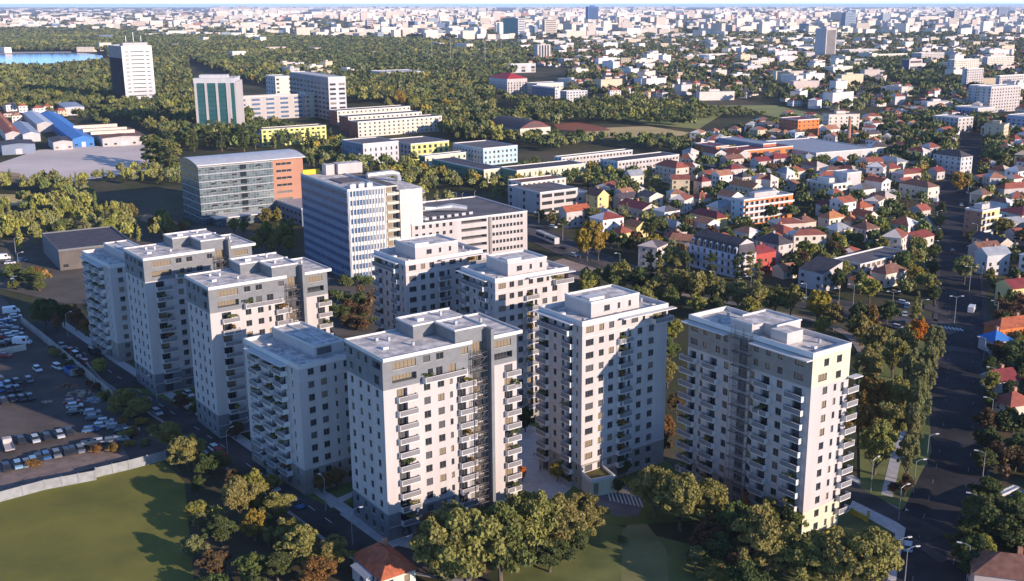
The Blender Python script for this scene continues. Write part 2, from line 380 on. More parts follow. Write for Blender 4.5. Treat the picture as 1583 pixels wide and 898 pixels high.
def balcony_mesh(L, D):
    key = ('b', L, D)
    if key in MESHC: return MESHC[key]
    b = MB(); b.box(-L/2,L/2,-D,0,-.2,0, TRIM)
    for x in (-L/2, L/2-.1): b.box(x,x+.1,-D,-.0,0,1.0, TRIM)
    b.box(-L/2-.02,L/2+.02,-D-.02,-D+.12,1.0,1.07, TRIM)
    r = MB(); r.box(-L/2+.1,L/2-.1,-D+.01,-D+.09,0,1.0, PANEL)
    MESHC[key] = (b.mesh('balcony'), r.mesh('balcony_panel')); return MESHC[key]
def frame_pt(side, a, b, s, out, z):
    return {'R':(s,-out,z), 'L':(-out,s,z), 'B':(a-s,b+out,z), 'E':(a+out,b-s,z)}[side]
RZ = {'R':0.0, 'L':-math.pi/2, 'B':math.pi, 'E':math.pi/2}
class Bld:
    """a building in its own frame: near corner at the origin, right facade along +X, left facade along +Y"""
    def __init__(s, name, label, cat, x, y, th, a, b, h, group=None):
        s.root = thing(name, label, cat, (x,y,0), th, group); s.a, s.b, s.h, s.th, s.x, s.y = a, b, h, th, x, y
        s.walls = MB(); s.win = []; s.frame = None; occupy(x, y, th, a, b)
        s.rng = random.Random(int(abs(x*7+y*13)))
    def facade(s, side, els, color, zcuts=(), z0=0.0, h=None, out0=0.0, depth=.22, s0=0.0, s1=None):
        Wd = (s.a if side in 'RB' else s.b); s1 = Wd if s1 is None else s1; h = s.h if h is None else h
        holes = []
        for e in els:
            k, x, z, wd, ht = e[:5]; x0 = x
            holes.append((x0, x0+wd, z, z+ht, e[5] if len(e) > 5 else None, e[6] if len(e) > 6 else depth))
        xs = sorted({s0, s1, *[round(q,3) for q2 in holes for q in q2[:2] if s0 < q < s1]})
        zs = sorted({z0, h, *[q for q in zcuts if z0 < q < h], *[round(q,3) for q2 in holes for q in q2[2:4] if z0 < q < h]})
        P = lambda u, o, z: frame_pt(side, s.a, s.b, u, out0+o, z)
        fl = side == 'L'
        def quad(p, m): s.walls.face(p[::-1] if fl else p, m)
        for j in range(len(zs)-1):
            zc = (zs[j]+zs[j+1])/2; run = None
            for i in range(len(xs)-1):
                xc = (xs[i]+xs[i+1])/2
                hole = any(q[0] < xc < q[1] and q[2] < zc < q[3] for q in holes)
                if not hole and run is None: run = xs[i]
                if run is not None and (hole or i == len(xs)-2):
                    e = xs[i] if hole else xs[i+1]; m = color((run+e)/2, zc)
                    quad([P(run,0,zs[j]),P(e,0,zs[j]),P(e,0,zs[j+1]),P(run,0,zs[j+1])], m); run = None
        for x0,x1,za,zb,md,dp in holes:
            m = color((x0+x1)/2, zb+.05); d = -dp
            quad([P(x0,0,za),P(x0,d,za),P(x0,d,zb),P(x0,0,zb)][::-1], m); quad([P(x1,0,za),P(x1,d,za),P(x1,d,zb),P(x1,0,zb)], m)
            quad([P(x0,0,zb),P(x1,0,zb),P(x1,d,zb),P(x0,d,zb)], m); quad([P(x0,0,za),P(x0,d,za),P(x1,d,za),P(x1,0,za)], m)
            s.win.append((side, (x0+x1)/2, -dp+.02, za, x1-x0, zb-za, out0, md))
    def plain_back(s, m, h=None):
        h = h or s.h; a, b = s.a, s.b
        s.walls.face([(a,0,0),(a,b,0),(a,b,h),(a,0,h)], m); s.walls.face([(a,b,0),(0,b,0),(0,b,h),(a,b,h)], m)
    def finish(s, wname='walls', cap=100, wframe=None, winname='window'):
        s.walls.build(wname, s.root)
        cx, cy = -s.x, -s.y; c, sn = math.cos(-s.th), math.sin(-s.th); cx, cy = cx*c-cy*sn, cx*sn+cy*c
        L = [(frame_pt(q[0], s.a, s.b, q[1], q[2]+q[6], q[3]), q) for q in s.win]
        L.sort(key=lambda t: -t[1][4]*t[1][5]/((t[0][0]-cx)**2+(t[0][1]-cy)**2+(t[0][2]-CAMH)**2))
        extra = MB()
        for i, (p, q) in enumerate(L):
            var = q[7] if q[7] in (0,1,2,3) else s.rng.choice((0,0,0,2,1))
            me = window_mesh(q[4], q[5], var, wframe)
            if i < cap: link(winname, me, s.root, p, RZ[q[0]])
            else:
                M = Matrix.Translation(p) @ Matrix.Rotation(RZ[q[0]], 4, 'Z'); k0 = len(extra.v)
                extra.v += [tuple(M @ v.co) for v in me.vertices]
                for f in me.polygons: extra.f.append(tuple(k0+j for j in f.vertices)); extra.m.append(extra.slot(me.materials[f.material_index]))
        if extra.f: o = extra.build(winname, s.root); o['kind'] = 'stuff'; o['label'] = 'the smaller repeated windows further along the facades'
        return s.root
    def balcony(s, side, c, z, L, D=1.15, out0=0.0):
        m1, m2 = balcony_mesh(L, D); o = link('balcony', m1, s.root, frame_pt(s_side(side), s.a, s.b, c, out0, z), RZ[side]); link('balcony_panel', m2, o)
    def vents(s, pts, z):
        for x, y, a, b, h in pts: q = MB(); q.box(x, x+a, y, y+b, z, z+h, GALV if a < .8 else TRIM); q.build('roof_vent', s.root)
    def world(s, p):
        c, sn = math.cos(s.th), math.sin(s.th); return (s.x+c*p[0]-sn*p[1], s.y+sn*p[0]+c*p[1], p[2])
def s_side(x): return x

# plants standing on balconies
LEAFM = {}
def leaf_mat(key, col, var=.24):
    if key in MATS: return MATS[key]
    m = bpy.data.materials.new(key); m.use_nodes = True; n = m.node_tree.nodes; l = m.node_tree.links
    b = n['Principled BSDF']; b.inputs['Roughness'].default_value = .7; b.inputs['Specular IOR Level'].default_value = .12
    a = n.new('ShaderNodeAttribute'); a.attribute_name = 'tint'
    oi = n.new('ShaderNodeObjectInfo'); hs = n.new('ShaderNodeHueSaturation'); hs.inputs['Color'].default_value = (*col, 1)
    mr = n.new('ShaderNodeMapRange'); mr.inputs[3].default_value = 1-var; mr.inputs[4].default_value = 1+var; l.new(a.outputs['Fac'], mr.inputs[0])
    mr2 = n.new('ShaderNodeMapRange'); mr2.inputs[3].default_value = .478; mr2.inputs[4].default_value = .515; l.new(oi.outputs['Random'], mr2.inputs[0])
    l.new(mr.outputs[0], hs.inputs['Value']); l.new(mr2.outputs[0], hs.inputs['Hue']); l.new(hs.outputs[0], b.inputs['Base Color'])
    tr = n.new('ShaderNodeBsdfTranslucent'); l.new(hs.outputs[0], tr.inputs[0]); mx = n.new('ShaderNodeMixShader'); mx.inputs[0].default_value = .25
    l.new(b.outputs[0], mx.inputs[1]); l.new(tr.outputs[0], mx.inputs[2]); l.new(mx.outputs[0], n['Material Output'].inputs[0])
    MATS[key] = m; return m
L_OLIVE = leaf_mat('olive_foliage', (.27,.25,.078)); L_DARK = leaf_mat('dark_green_foliage', (.095,.12,.042)); L_YEL = leaf_mat('yellow_green_foliage', (.30,.295,.07))
L_GOLD = leaf_mat('golden_foliage', (.36,.27,.05)); L_RUST = leaf_mat('rusty_foliage', (.25,.15,.045)); L_ORNG = leaf_mat('orange_foliage', (.55,.20,.03)); L_LIME = leaf_mat('pale_green_foliage', (.23,.235,.095))
L_BRWN = leaf_mat('brown_foliage', (.16,.10,.05)); L_MID = leaf_mat('mid_green_foliage', (.15,.18,.056))
BARK = mat('bark', (.13,.10,.075), .9, .15, 2)
BUSH = [L_OLIVE, L_MID, L_RUST, L_DARK]
def leaf_cloud(rng, clumps, nleaf, size, jitter=1.0):
    """numpy: quads scattered over clumps (x,y,z,r); returns verts (n*4,3), tints (n)"""
    cl = np.array(clumps); wts = cl[:,3]**2; wts = wts/wts.sum(); idx = rng.choice(len(cl), nleaf, p=wts)
    d = rng.normal(size=(nleaf,3)); d /= np.linalg.norm(d, axis=1)[:,None]; d[:,2] = np.abs(d[:,2])*.8+d[:,2]*.2
    r = cl[idx,3]*(0.5+.72*rng.random(nleaf)**.8); c = cl[idx,:3]+d*r[:,None]
    nrm = d+rng.normal(size=(nleaf,3))*.9*jitter; nrm /= np.linalg.norm(nrm, axis=1)[:,None]
    t = np.cross(nrm, rng.normal(size=(nleaf,3))); t /= np.linalg.norm(t, axis=1)[:,None]; bb = np.cross(nrm, t)
    sz = (size*(.6+.8*rng.random(nleaf)))[:,None]/2
    V = np.stack([c-t*sz-bb*sz*.8, c+t*sz-bb*sz*.8, c+t*sz+bb*sz*.8, c-t*sz+bb*sz*.8], 1).reshape(-1,3)
    tint = np.clip(rng.random(len(cl))[idx]*.4+rng.random(nleaf)*.6, 0, 1)
    return V, tint
def quad_mesh(name, V, mats, tint=None, cols=None, mi=None, uv=None):
    n = len(V)//4; me = bpy.data.meshes.new(name); me.vertices.add(4*n); me.loops.add(4*n); me.polygons.add(n)
    me.vertices.foreach_set('co', np.asarray(V, dtype=np.float32).ravel()); me.loops.foreach_set('vertex_index', np.arange(4*n, dtype=np.int32))
    me.polygons.foreach_set('loop_start', np.arange(0, 4*n, 4, dtype=np.int32))
    if mi is not None: me.polygons.foreach_set('material_index', np.asarray(mi, dtype=np.int32))
    if tint is not None: me.attributes.new('tint', 'FLOAT', 'FACE').data.foreach_set('value', np.asarray(tint, dtype=np.float32))
    if cols is not None: me.attributes.new('col', 'FLOAT_COLOR', 'FACE').data.foreach_set('color', np.asarray(cols, dtype=np.float32).ravel())
    if uv is not None:
        u = me.uv_layers.new(name='UVMap'); u.data.foreach_set('uv', np.asarray(uv, dtype=np.float32).ravel())
    for m in mats: me.materials.append(m)
    me.update(calc_edges=True); return me
PLANTS = []
def plant_mesh(v):
    if ('p', v) in MESHC: return MESHC[('p', v)]
    rng = np.random.default_rng(50+v); cl = [(rng.normal()*.35, rng.normal()*.2, .75+rng.random()*.5, .32) for _ in range(4)]
    V, t = leaf_cloud(rng, cl, 150, .16); f = quad_mesh('foliage', V, [BUSH[v % 4]], t)
    p = MB(); p.prism([(math.cos(k)*.28, math.sin(k)*.2) for k in [i*math.pi/4 for i in range(8)]], 0, .5, TRIM)
    MESHC[('p', v)] = (f, p.mesh('planter')); return MESHC[('p', v)]
def ordinal(n):
    base = ['zeroth','first','second','third','fourth','fifth','sixth','seventh','eighth','ninth','tenth','eleventh','twelfth','thirteenth','fourteenth','fifteenth','sixteenth','seventeenth','eighteenth','nineteenth']
    tens = {2:'twenty',3:'thirty',4:'forty',5:'fifty',6:'sixty',7:'seventy',8:'eighty',9:'ninety'}
    if n < 20: return base[n]
    if n < 100: return (tens[n//10][:-1]+'ieth') if n % 10 == 0 else tens[n//10]+'-'+base[n % 10]
    return 'hundred-and-'+ordinal(n-100) if n > 100 else 'hundredth'
def balcony_plant(bld, side, c, z, out, floor, stack, tower):
    p = frame_pt(side, bld.a, bld.b, c, out, z); x, y, zz = bld.world(p); v = bld.rng.randrange(4)
    kindw = ('olive','green','russet','dark green')[v]
    o = thing('balcony_plant', f'{kindw} plant on {ordinal(floor)}-floor balcony, {stack} stack, {tower}', 'plant', (x,y,zz), bld.rng.random()*6, 'leafy plants on the balconies')
    f, q = plant_mesh(v); k = 1.1+bld.rng.random()*.6; o.scale = (k*1.3,k,k); link('foliage', f, o); link('planter', q, o)

FH = 2.95
def lattice(b, s0, s1, h, side='R', mat_=None):
    """open steel escape stair in front of a glazed shaft, with a tall fin beside it"""
    m = mat_ or STEEL; mb = MB(); P = lambda s, o, z: frame_pt(side, b.a, b.b, s, o, z); D = 1.25
    for s in (s0, (s0+s1)/2, s1):
        for o in (.25, D): mb.tube([P(s,o,0), P(s,o,h)], .07, m, 4)
    z = FH; k = 0
    while z < h:
        for o in (.25, D): mb.tube([P(s0,o,z), P(s1,o,z)], .08, m, 4); mb.tube([P(s0,o,z+1.05), P(s1,o,z+1.05)], .05, m, 4)
        for s in (s0, s1): mb.tube([P(s,.25,z), P(s,D,z)], .07, m, 4)
        q = [P(s0,.3,z), P(s1,.3,z), P(s1,D-.1,z), P(s0,D-.1,z)]; q = q[::-1] if side == 'L' else q
        mb.face([q[0], q[1], ((q[1][0]+q[2][0])/2,(q[1][1]+q[2][1])/2,z), ((q[0][0]+q[3][0])/2,(q[0][1]+q[3][1])/2,z)], m)
        mb.tube([P(s0 if k % 2 else s1,D*.7,z-FH), P(s1 if k % 2 else s0,D*.7,z)], .07, m, 4); mb.tube([P(s0,D,z-FH*.5), P(s1,D,z-FH*.5)], .045, m, 4); k += 1; z += FH
    mb.build('escape_stair', b.root)
def roof_slab(b, z, par=.9, over=.0, m=None, name='roof', wall=None):
    a, d = b.a, b.b; mb = MB(); m = m or ROOFM; t = .3; wl = wall or TRIM
    mb.face([(t,t,z),(a-t,t,z),(a-t,d-t,z),(t,d-t,z)], m)
    for x0,x1,y0,y1 in ((0,a,0,t),(0,a,d-t,d),(0,t,t,d-t),(a-t,a,t,d-t)): mb.box(x0-.06*(x0==0),x1+.06*(x1==a),y0-.06*(y0==0),y1+.06*(y1==d),z-.2,z+par, wl)
    mb.build(name, b.root)

def grey_top_tower(x, y, deg, a, b_, label, tower):
    b = Bld('apartment_tower', label, 'apartment tower', x, y, rad(deg), a, b_, 13*FH+.3, 'apartment towers of the new estate')
    zt, zb = 11*FH+.1, 2*FH+.2; k = a/31.5; kb = b_/15.5
    col = lambda s, z: GREYC if z > zt else (GREYD if z < zb and False else WHITE)
    colR = lambda s, z: GREYC if z > zt else (GREYD if z < zb and s < 14*k else WHITE)
    colL = lambda s, z: GREYC if z > zt else (GREYD if z < zb else WHITE)
    E = []; EL = []
    for i in range(13):
        z = .3+i*FH
        if i < 11:
            E += [('d', 2.9*k, z+.05, 2.4, 2.35, None, 1.0), ('w', 9.0*k, z+.85, 1.5, 1.5), ('w', 12.2*k, z+.85, 1.5, 1.5), ('n', 15.0*k, z+1.0, .7, 1.3), ('d', 16.7*k, z+.05, 2.1, 2.3), ('d', 28.3*k, z+.05, 2.1, 2.3)]
        elif i == 11:
            E += [('L', 2.0*k, z+.9, 5.5, 1.5, 1, 1.3), ('d', 10.0*k, z+.05, 1.2, 2.2), ('d', 11.9*k, z+.05, 1.5, 2.2), ('d', 14.8*k, z+.05, 1.7, 2.2), ('L', 25.8*k, z+.9, 4.6, 1.4, 0, 1.2)]
        else:
            E += [('w', 2.2*k, z+.7, 5.2, 1.5, 1), ('w', 9.0*k, z+.85, 1.6, 1.4), ('w', 12.0*k, z+.85, 1.7, 1.4), ('w', 18.0*k, z+.85, 1.5, 1.4), ('w', 25.9*k, z+.6, 4.2, 1.5, 1)]
        E.append(('g', 20.4*k, z+.1, 2.9, 2.7, (1,2,0)[i % 3], .6))
        if i < 11: EL += [('w', s*kb, z+.85, 1.15, 1.4, None) for s in (2.0, 5.6, 9.0, 12.7)]
        elif i == 11: EL += [('w', s*kb, z+.85, 1.2, 1.45) for s in (9.0, 12.7)] + [('w', 1.6*kb, z+.5, 2.0, 1.8, 0)]
        else: EL += [('w', s*kb, z+.85, 1.2, 1.45) for s in (6.2, 9.2, 12.7)] + [('L', .9*kb, z+.8, 3.4, 1.4, 0, 1.0)]
    b.facade('R', E, colR, (zt, zb)); b.facade('L', EL, colL, (zt, zb)); b.plain_back(WHITE)
    for i in range(11):
        z = .3+i*FH
        for st, (c, L) in enumerate(((5.0*k, 4.4), (18.8*k, 3.9), (30.1*k, 3.6))):
            if i == 0: continue
            b.balcony('R', c, z, L)
            if b.rng.random() < .42: balcony_plant(b, 'R', c+(b.rng.random()-.3)*.9, z, .7, i+1, ('corner','middle','far')[st], tower)
    b.balcony('R', 13.5*k, .3+11*FH, 9.8, 1.5); balcony_plant(b, 'R', 9.8*k, .3+11*FH, .8, 12, 'wide terrace', tower)
    lattice(b, 20.0*k, 23.4*k, 12.6*FH)
    f = MB(); f.box(23.6*k, 24.3*k, -2.3, 0, 0, 13*FH+3.1, GREYC); f.build('stair_fin', b.root)
    # roof: west part with overhang, raised stair head, penthouse, lower east part
    z = 13*FH+.3; d = b_; mb = MB(); t = .25
    mb.box(-.25, 20*k, -.9, d+.1, z, z+.35, TRIM); mb.box(0, 19.8*k, -.6, d-.1, z+.35, z+.40, ROOFM)
    for q in ((-.25,20*k,-.9,-.65),(-.25,20*k,d-.15,d+.1),(-.25,0,-.65,d-.15)): mb.box(*q, z+.35, z+.75, TRIM)
    mb.box(24.3*k, a+.9, -.9, d+.1, z, z+.35, TRIM); mb.box(24.3*k, a+.65, -.65, d-.15, z+.35, z+.40, ROOFM)
    for q in ((24.3*k,a+.9,-.9,-.65),(24.3*k,a+.9,d-.15,d+.1),(a+.65,a+.9,-.65,d-.15)): mb.box(*q, z+.35, z+.75, TRIM)
    mb.build('roof', b.root)
    pb = MB(); pb.box(11.5*k, 24.3*k, d-7.5, d-.4, z, z+3.0, GREYC, ROOFM); pb.box(16.5*k, 23.6*k, .02, d-7.5, z, z+3.0, GREYC, ROOFM)
    for q in ((11.4*k,24.4*k,d-7.6,d-7.3),(11.4*k,24.4*k,d-.6,d-.3),(11.4*k,11.7*k,d-7.3,d-.6),(16.4*k,23.7*k,-.05,.25),(16.4*k,16.7*k,.25,d-7.6),(23.4*k,23.7*k,.25,d-7.6)): pb.box(*q, z+3.0, z+3.35, TRIM)
    pb.build('penthouse', b.root)
    b.vents([(3*k,5,1.2,.8,.5),(6.5*k,9.5,.5,.5,.9),(9*k,4,.5,.5,.8),(27*k,6,1.0,1.0,.5),(29*k,10,.5,.5,.9),(4.5*k,11,.6,.6,.7)], z+.42); b.vents([(14*k,d-5,1.5,1.1,.6),(20*k,d-4,.5,.5,1.0),(19*k,4,.6,.6,.8)], z+3.03)
    return b.finish()

def white_tower(x, y, deg, a, b_, nf, label, tower, pent=(.30,.82)):
    H = nf*FH+1.0
    b = Bld('apartment_tower', label, 'apartment tower', x, y, rad(deg), a, b_, H, 'apartment towers of the new estate')
    k = a/25.; kb = b_/15.5; zt, zb = (nf-1)*FH+.2, 2*FH+.2
    col = lambda s, z: BEIGEG if z < zb and s > 7*k else WHITE
    colL = lambda s, z: BEIGEG if z < zb else WHITE
    E, EL = [], []
    for i in range(nf):
        z = .3+i*FH
        E += [('w', 1.0*k, z+.85, 2.2, 1.45), ('w', 4.7*k, z+.85, 1.4, 1.45), ('w', 7.5*k, z+.85, 1.5, 1.45)]
        if i < nf-1: E += [('d', 10.6*k, z+.05, 1.9, 2.2, None, .8), ('n', 13.2*k, z+.9, .8, 1.4), ('w', 15.9*k, z+.85, 1.5, 1.45), ('w', 19.3*k, z+.85, 1.6, 1.45)]
        else: E += [('w', 11.2*k, z+.85, 1.3, 1.3), ('w', 14.0*k, z+.85, 2.0, 1.3), ('n', 17.3*k, z+.9, .8, 1.2), ('L', 20.4*k, z+.05, 4.2, 2.2, 1, 1.2)]
        EL += [('n', 1.4*kb, z+1.0, .6, 1.2), ('d', 3.4*kb, z+.05, 1.8, 2.2, None, .9), ('n', 6.2*kb, z+.9, .9, 1.4), ('n', 9.0*kb, z+.85, 1.1, 1.4), ('d', 12.0*kb, z+.05, 2.0, 2.2, None, .9)]
    b.facade('R', E, col, (zt, zb)); b.facade('L', EL, colL, (zt, zb)); b.plain_back(WHITE)
    for i in range(1, nf):
        z = .3+i*FH
        if i < nf-1:
            b.balcony('R', 12.0*k, z, 4.0)
            if b.rng.random() < .4: balcony_plant(b, 'R', 11.2*k, z, .7, i+1, 'sunward middle', tower)
            b.balcony('L', 4.4*kb, z, 3.4); b.balcony('L', 13.4*kb, z, 4.0)
            if b.rng.random() < .3: balcony_plant(b, 'L', 5.2*kb, z, .7, i+1, 'shaded near', tower)
            if b.rng.random() < .35: balcony_plant(b, 'L', 13.6*kb, z, .7, i+1, 'shaded far', tower)
        else:
            b.balcony('L', 8.8*kb, z, 11.0*kb, 1.6); b.balcony('R', 22.6*k, z, 5.6, 1.6)
            balcony_plant(b, 'L', 12.6*kb, z, .8, i+1, 'long terrace', tower); balcony_plant(b, 'R', 20.6*k, z, .8, i+1, 'corner terrace', tower)
    aw = MB(); aw.box(-1.7, -.02, 2.2*kb, b_+.2, H-1.05, H-.85, TRIM); aw.build('awning', b.root)
    aw = MB(); aw.box(10.4*k, a+1.2, -1.7, -.02, H-1.05, H-.85, TRIM); aw.build('awning', b.root)
    ln = MB(); 
    for z in (zt, zb): ln.box(-.05, a+.05, -.05, .0-.003, z, z+.12, TRIM); ln.box(-.05, -.003, 0, b_+.05, z, z+.12, TRIM)
    ln.build('string_course', b.root)
    roof_slab(b, H-.9, .95); b.vents([(a-3,2,1.0,.8,.6),(a-2,7,.5,.5,.9),(2,2,.6,.6,.8),(1.5,9,1.0,1.0,.5),(12,1.5,.8,.6,.5)], H-.88)
    p = MB(); x0, x1 = a*pent[0]-2.5*k, a*pent[1]-1.5; y0, y1 = 3.2, b_-3; zz = H-.88
    p.box(x0, x1, y0, y1, zz, zz+3.3, WHITE, ROOFM)
    for q in ((x0-.05,x1+.05,y0-.05,y0+.2),(x0-.05,x1+.05,y1-.2,y1+.05),(x0-.05,x0+.2,y0+.2,y1-.2),(x1-.2,x1+.05,y0+.2,y1-.2)): p.box(*q, zz+3.3, zz+3.75, TRIM)
    p.box(x0+1.2, x0+5.5, y0+2, y0+5, zz+3.31, zz+3.95, TRIM); po = p.build('penthouse', b.root)
    for xx, ww in (((x0+x1)/2-2.5,1.6),((x0+x1)/2+1,.7),((x0+x1)/2+4.2,.7)): link('window', window_mesh(ww, 1.3, 0), po, (xx, y0-.03, zz+1.1))
    return b.finish()

def low_tower(x, y, deg, a, b_, label, tower, H=30.4):
    b = Bld('apartment_tower', label, 'apartment tower', x, y, rad(deg), a, b_, H, 'apartment towers of the new estate'); nf = 10
    zb = 2*FH+.2; col = lambda s, z: BEIGEG if z < zb else WHITE; E, EL = [], []
    for i in range(nf):
        z = .3+i*FH
        E += [('w', 2.1, z+.85, 1.5, 1.45), ('w', 5.2, z+.85, 1.5, 1.45), ('n', 8.6, z+.9, .6, 1.3), ('w', 11.0, z+.85, 1.4, 1.45)]
        EL += [('n', 2.9, z+.95, .6, 1.3)] + [('d', s, z+.05, 2.0, 2.2, None, .8) for s in (6.4, 12.2, 18.2)] + [('n', 23.6, z+.95, .6, 1.3)]
    b.facade('R', E, col, (zb,)); b.facade('L', EL, col, (zb,)); b.plain_back(WHITE)
    for i in range(nf):
        z = .3+i*FH
        for st, c in enumerate((7.7, 13.5, 19.5)):
            if i == 0 and st != 1: continue
            b.balcony('L', c, z, 4.4, 1.5)
            if b.rng.random() < .38: balcony_plant(b, 'L', c+(b.rng.random()-.5)*2, z, .7, i+1, ('near','middle','far')[st], tower)
    aw = MB(); aw.box(-1.9, -.02, 5.0, 22.5, H-1.3, H-1.12, TRIM); aw.build('awning', b.root)
    ln = MB()
    for z in ((nf-1)*FH+.2, zb): ln.box(-.05, a+.05, -.05, -.003, z, z+.12, TRIM); ln.box(-.05, -.003, 0, b_+.05, z, z+.12, TRIM)
    ln.build('string_course', b.root)
    roof_slab(b, H-.8, .85); b.vents([(2,6,.9,.9,.6),(3,13,.5,.5,.9),(2.5,19,1.2,.8,.5)], H-.78)
    p = MB(); zz = H-.78; x0, x1, y0, y1 = 6.2, a-.8, 4.0, b_-2.5
    p.box(x0, x1, y0, y1, zz, zz+2.6, WHITE, ROOFM)
    for q in ((x0-.05,x1+.05,y0-.05,y0+.2),(x0-.05,x1+.05,y1-.2,y1+.05),(x0-.05,x0+.2,y0+.2,y1-.2),(x1-.2,x1+.05,y0+.2,y1-.2),((x0+x1)/2-.15,(x0+x1)/2+.15,y0+.2,y1-.2)): p.box(*q, zz+2.6, zz+2.95, TRIM)
    p.box(x0+1, x0+3, y0+7, y0+12, zz+2.61, zz+3.0, TRIM); po = p.build('penthouse', b.root)
    link('window', window_mesh(3.6, 1.6, 2), po, (x0+2.4, y0-.03, zz+.7))
    return b.finish()

def beige_top_tower(x, y, deg, a, b_, label, tower):
    H = 13*FH+1.6; b = Bld('apartment_tower', label, 'apartment tower', x, y, rad(deg), a, b_, H, 'apartment towers of the new estate')
    zt, zb = 11*FH+.2, 2*FH+.2; E, EL = [], []
    colR = lambda s, z: CREAM if z > zt or z < zb else WHITE
    colL = lambda s, z: BEIGEG if z > zt or z < zb else WHITE
    for i in range(13):
        z = .3+i*FH
        if i < 11:
            E += [('w', 3.6, z+.85, 1.4, 1.5), ('n', 7.0, z+.9, .8, 1.4), ('n', 9.2, z+.3, .9, 1.9)]
            EL += [('d', 2.2, z+.05, 2.4, 2.2, None, .8), ('w', 7.2, z+.85, 1.5, 1.5), ('d', 10.6, z+.05, 2.2, 2.2, None, .8), ('w', 14.6, z+.85, 1.4, 1.5), ('w', 21.9, z+.85, 1.4, 1.5), ('d', 25.4, z+.05, 2.2, 2.2, None, .8), ('n', 29.4, z+.85, .9, 1.4), ('d', 31.6, z+.05, 2.0, 2.2, None, .8)]
        else:
            E += [('w', 3.5+(i-12)*1.6, z+.85, 1.5+(12-i)*1.2, 1.5), ('w', 7.4, z+(.85 if i == 12 else .5), 1.6, 1.5)]
            EL += [('w', 2.0, z+.85, 2.4, 1.4)]+[('w', s, z+.85, 1.3, 1.4) for s in (7.4, 10.6, 13.8, 22.4, 24.6, 28.4)]+[('w', 31.2, z+.85, 2.2, 1.4)]
        EL.append(('g', 16.8, z+.1, 2.4, 2.5, 2, .4))
    b.facade('R', E, colR, (zt, zb)); b.facade('L', EL, colL, (zt, zb)); b.plain_back(WHITE)
    for i in range(1, 11):
        z = .3+i*FH
        for st, (c, L) in enumerate(((3.6,4.6),(12.0,4.0),(26.8,4.2),(33.4,4.6))):
            b.balcony('L', c, z, L)
            if b.rng.random() < .4: balcony_plant(b, 'L', c-.3+b.rng.random(), z, .7, i+1, ('near shaded','second shaded','third shaded','far shaded')[st], tower)
        b.balcony('R', a+.2, z, 3.4, 1.25)
        if b.rng.random() < .35: balcony_plant(b, 'R', a+.2, z, .8, i+1, 'sunlit corner', tower)
    aw = MB(); aw.box(-1.9, -.02, -.1, 15.0, H-1.5, H-1.25, TRIM); aw.build('awning', b.root)
    aw = MB(); aw.box(-1.9, -.02, 22.0, b_+.6, H-1.5, H-1.25, TRIM); aw.build('awning', b.root)
    aw = MB(); aw.box(a-.5, a+2.4, -1.7, -.02, 11*FH+.3, 11*FH+.5, TRIM); aw.build('awning', b.root)
    lattice(b, 15.6, 20.4, 13*FH+2.6, 'L')
    roof_slab(b, H-.8, .85); b.vents([(4,3,.9,.9,.6),(8,5,.5,.5,.9),(5,25,1.2,.8,.5),(8,30,.6,.6,.8),(3,28,.5,.5,.7)], H-.78)
    p = MB(); zz = H-.78
    p.box(3.6, a-.6, 12.5, 22.0, zz, zz+2.6, WHITE, ROOFM); p.box(.05, 3.6, 16.0, 21.9, zz, zz+2.6, WHITE, ROOFM); p.box(1.8, 6.6, 8.2, 12.5, zz, zz+2.5, WHITE, ROOFM)
    for q in ((3.5,a-.5,21.8,22.1),(a-.8,a-.5,12.4,21.8),(.0,.25,15.9,22.0),(3.5,a-.5,12.3,12.6)): p.box(*q, zz+2.6, zz+2.95, TRIM)
    p.build('penthouse', b.root)
    return b.finish()

grey_top_tower(-31.2, 199.8, 36.5, 31.8, 15.6, 'frontmost grey-topped white tower beside the small red-roofed house, its sunny side unshaded', 'the frontmost tower')
grey_top_tower(-81.2, 254.5, 37.5, 31.6, 15.4, 'grey-topped white tower between two others, only its upper half in sun', 'the middle grey-topped tower')
grey_top_tower(-108.0, 285.5, 38.5, 31.0, 15.8, 'rearmost grey-topped white tower, half hidden by the grey-topped tower before it', 'the rearmost grey-topped tower')
low_tower(-52.6, 221.6, 41, 14.5, 26.0, 'lower all-white shaded tower with staggered balconies, just behind the frontmost grey-topped tower', 'the low white tower')
low_tower(-129.0, 314.5, 40, 14.5, 25.6, 'lower all-white shaded tower with staggered balconies at the left end of the estate', 'the leftmost low tower')
white_tower(8.4, 224.5, 37, 25.2, 15.6, 13, 'all-white tower with flat white penthouse directly behind the green-roofed pavilion', 'tower behind the pavilion')
white_tower(-36.7, 281.5, 37, 24.6, 17.2, 13, 'all-white tower just in front of the white finned office block', 'tower before the finned office')
white_tower(-12.0, 262.3, 35, 22.6, 16.4, 13, 'all-white tower squeezed between the two other white penthouse towers', 'white tower between two others', (.36,.86))
beige_top_tower(52.4, 200.8, 37, 11.6, 34.2, 'shaded long tower with beige top floors and a narrow cream sunlit end, beside the boulevard', 'the cream-ended tower')
for n_, x_, y_ in (('the frontmost tower',-20,210),('the cream-ended tower',45,215),('the low white tower',-55,235),('the pavilion tower',18,235),('the middle grey-topped tower',-70,262),('the leftmost tower',-135,325)): LAND.append((n_, x_, y_))
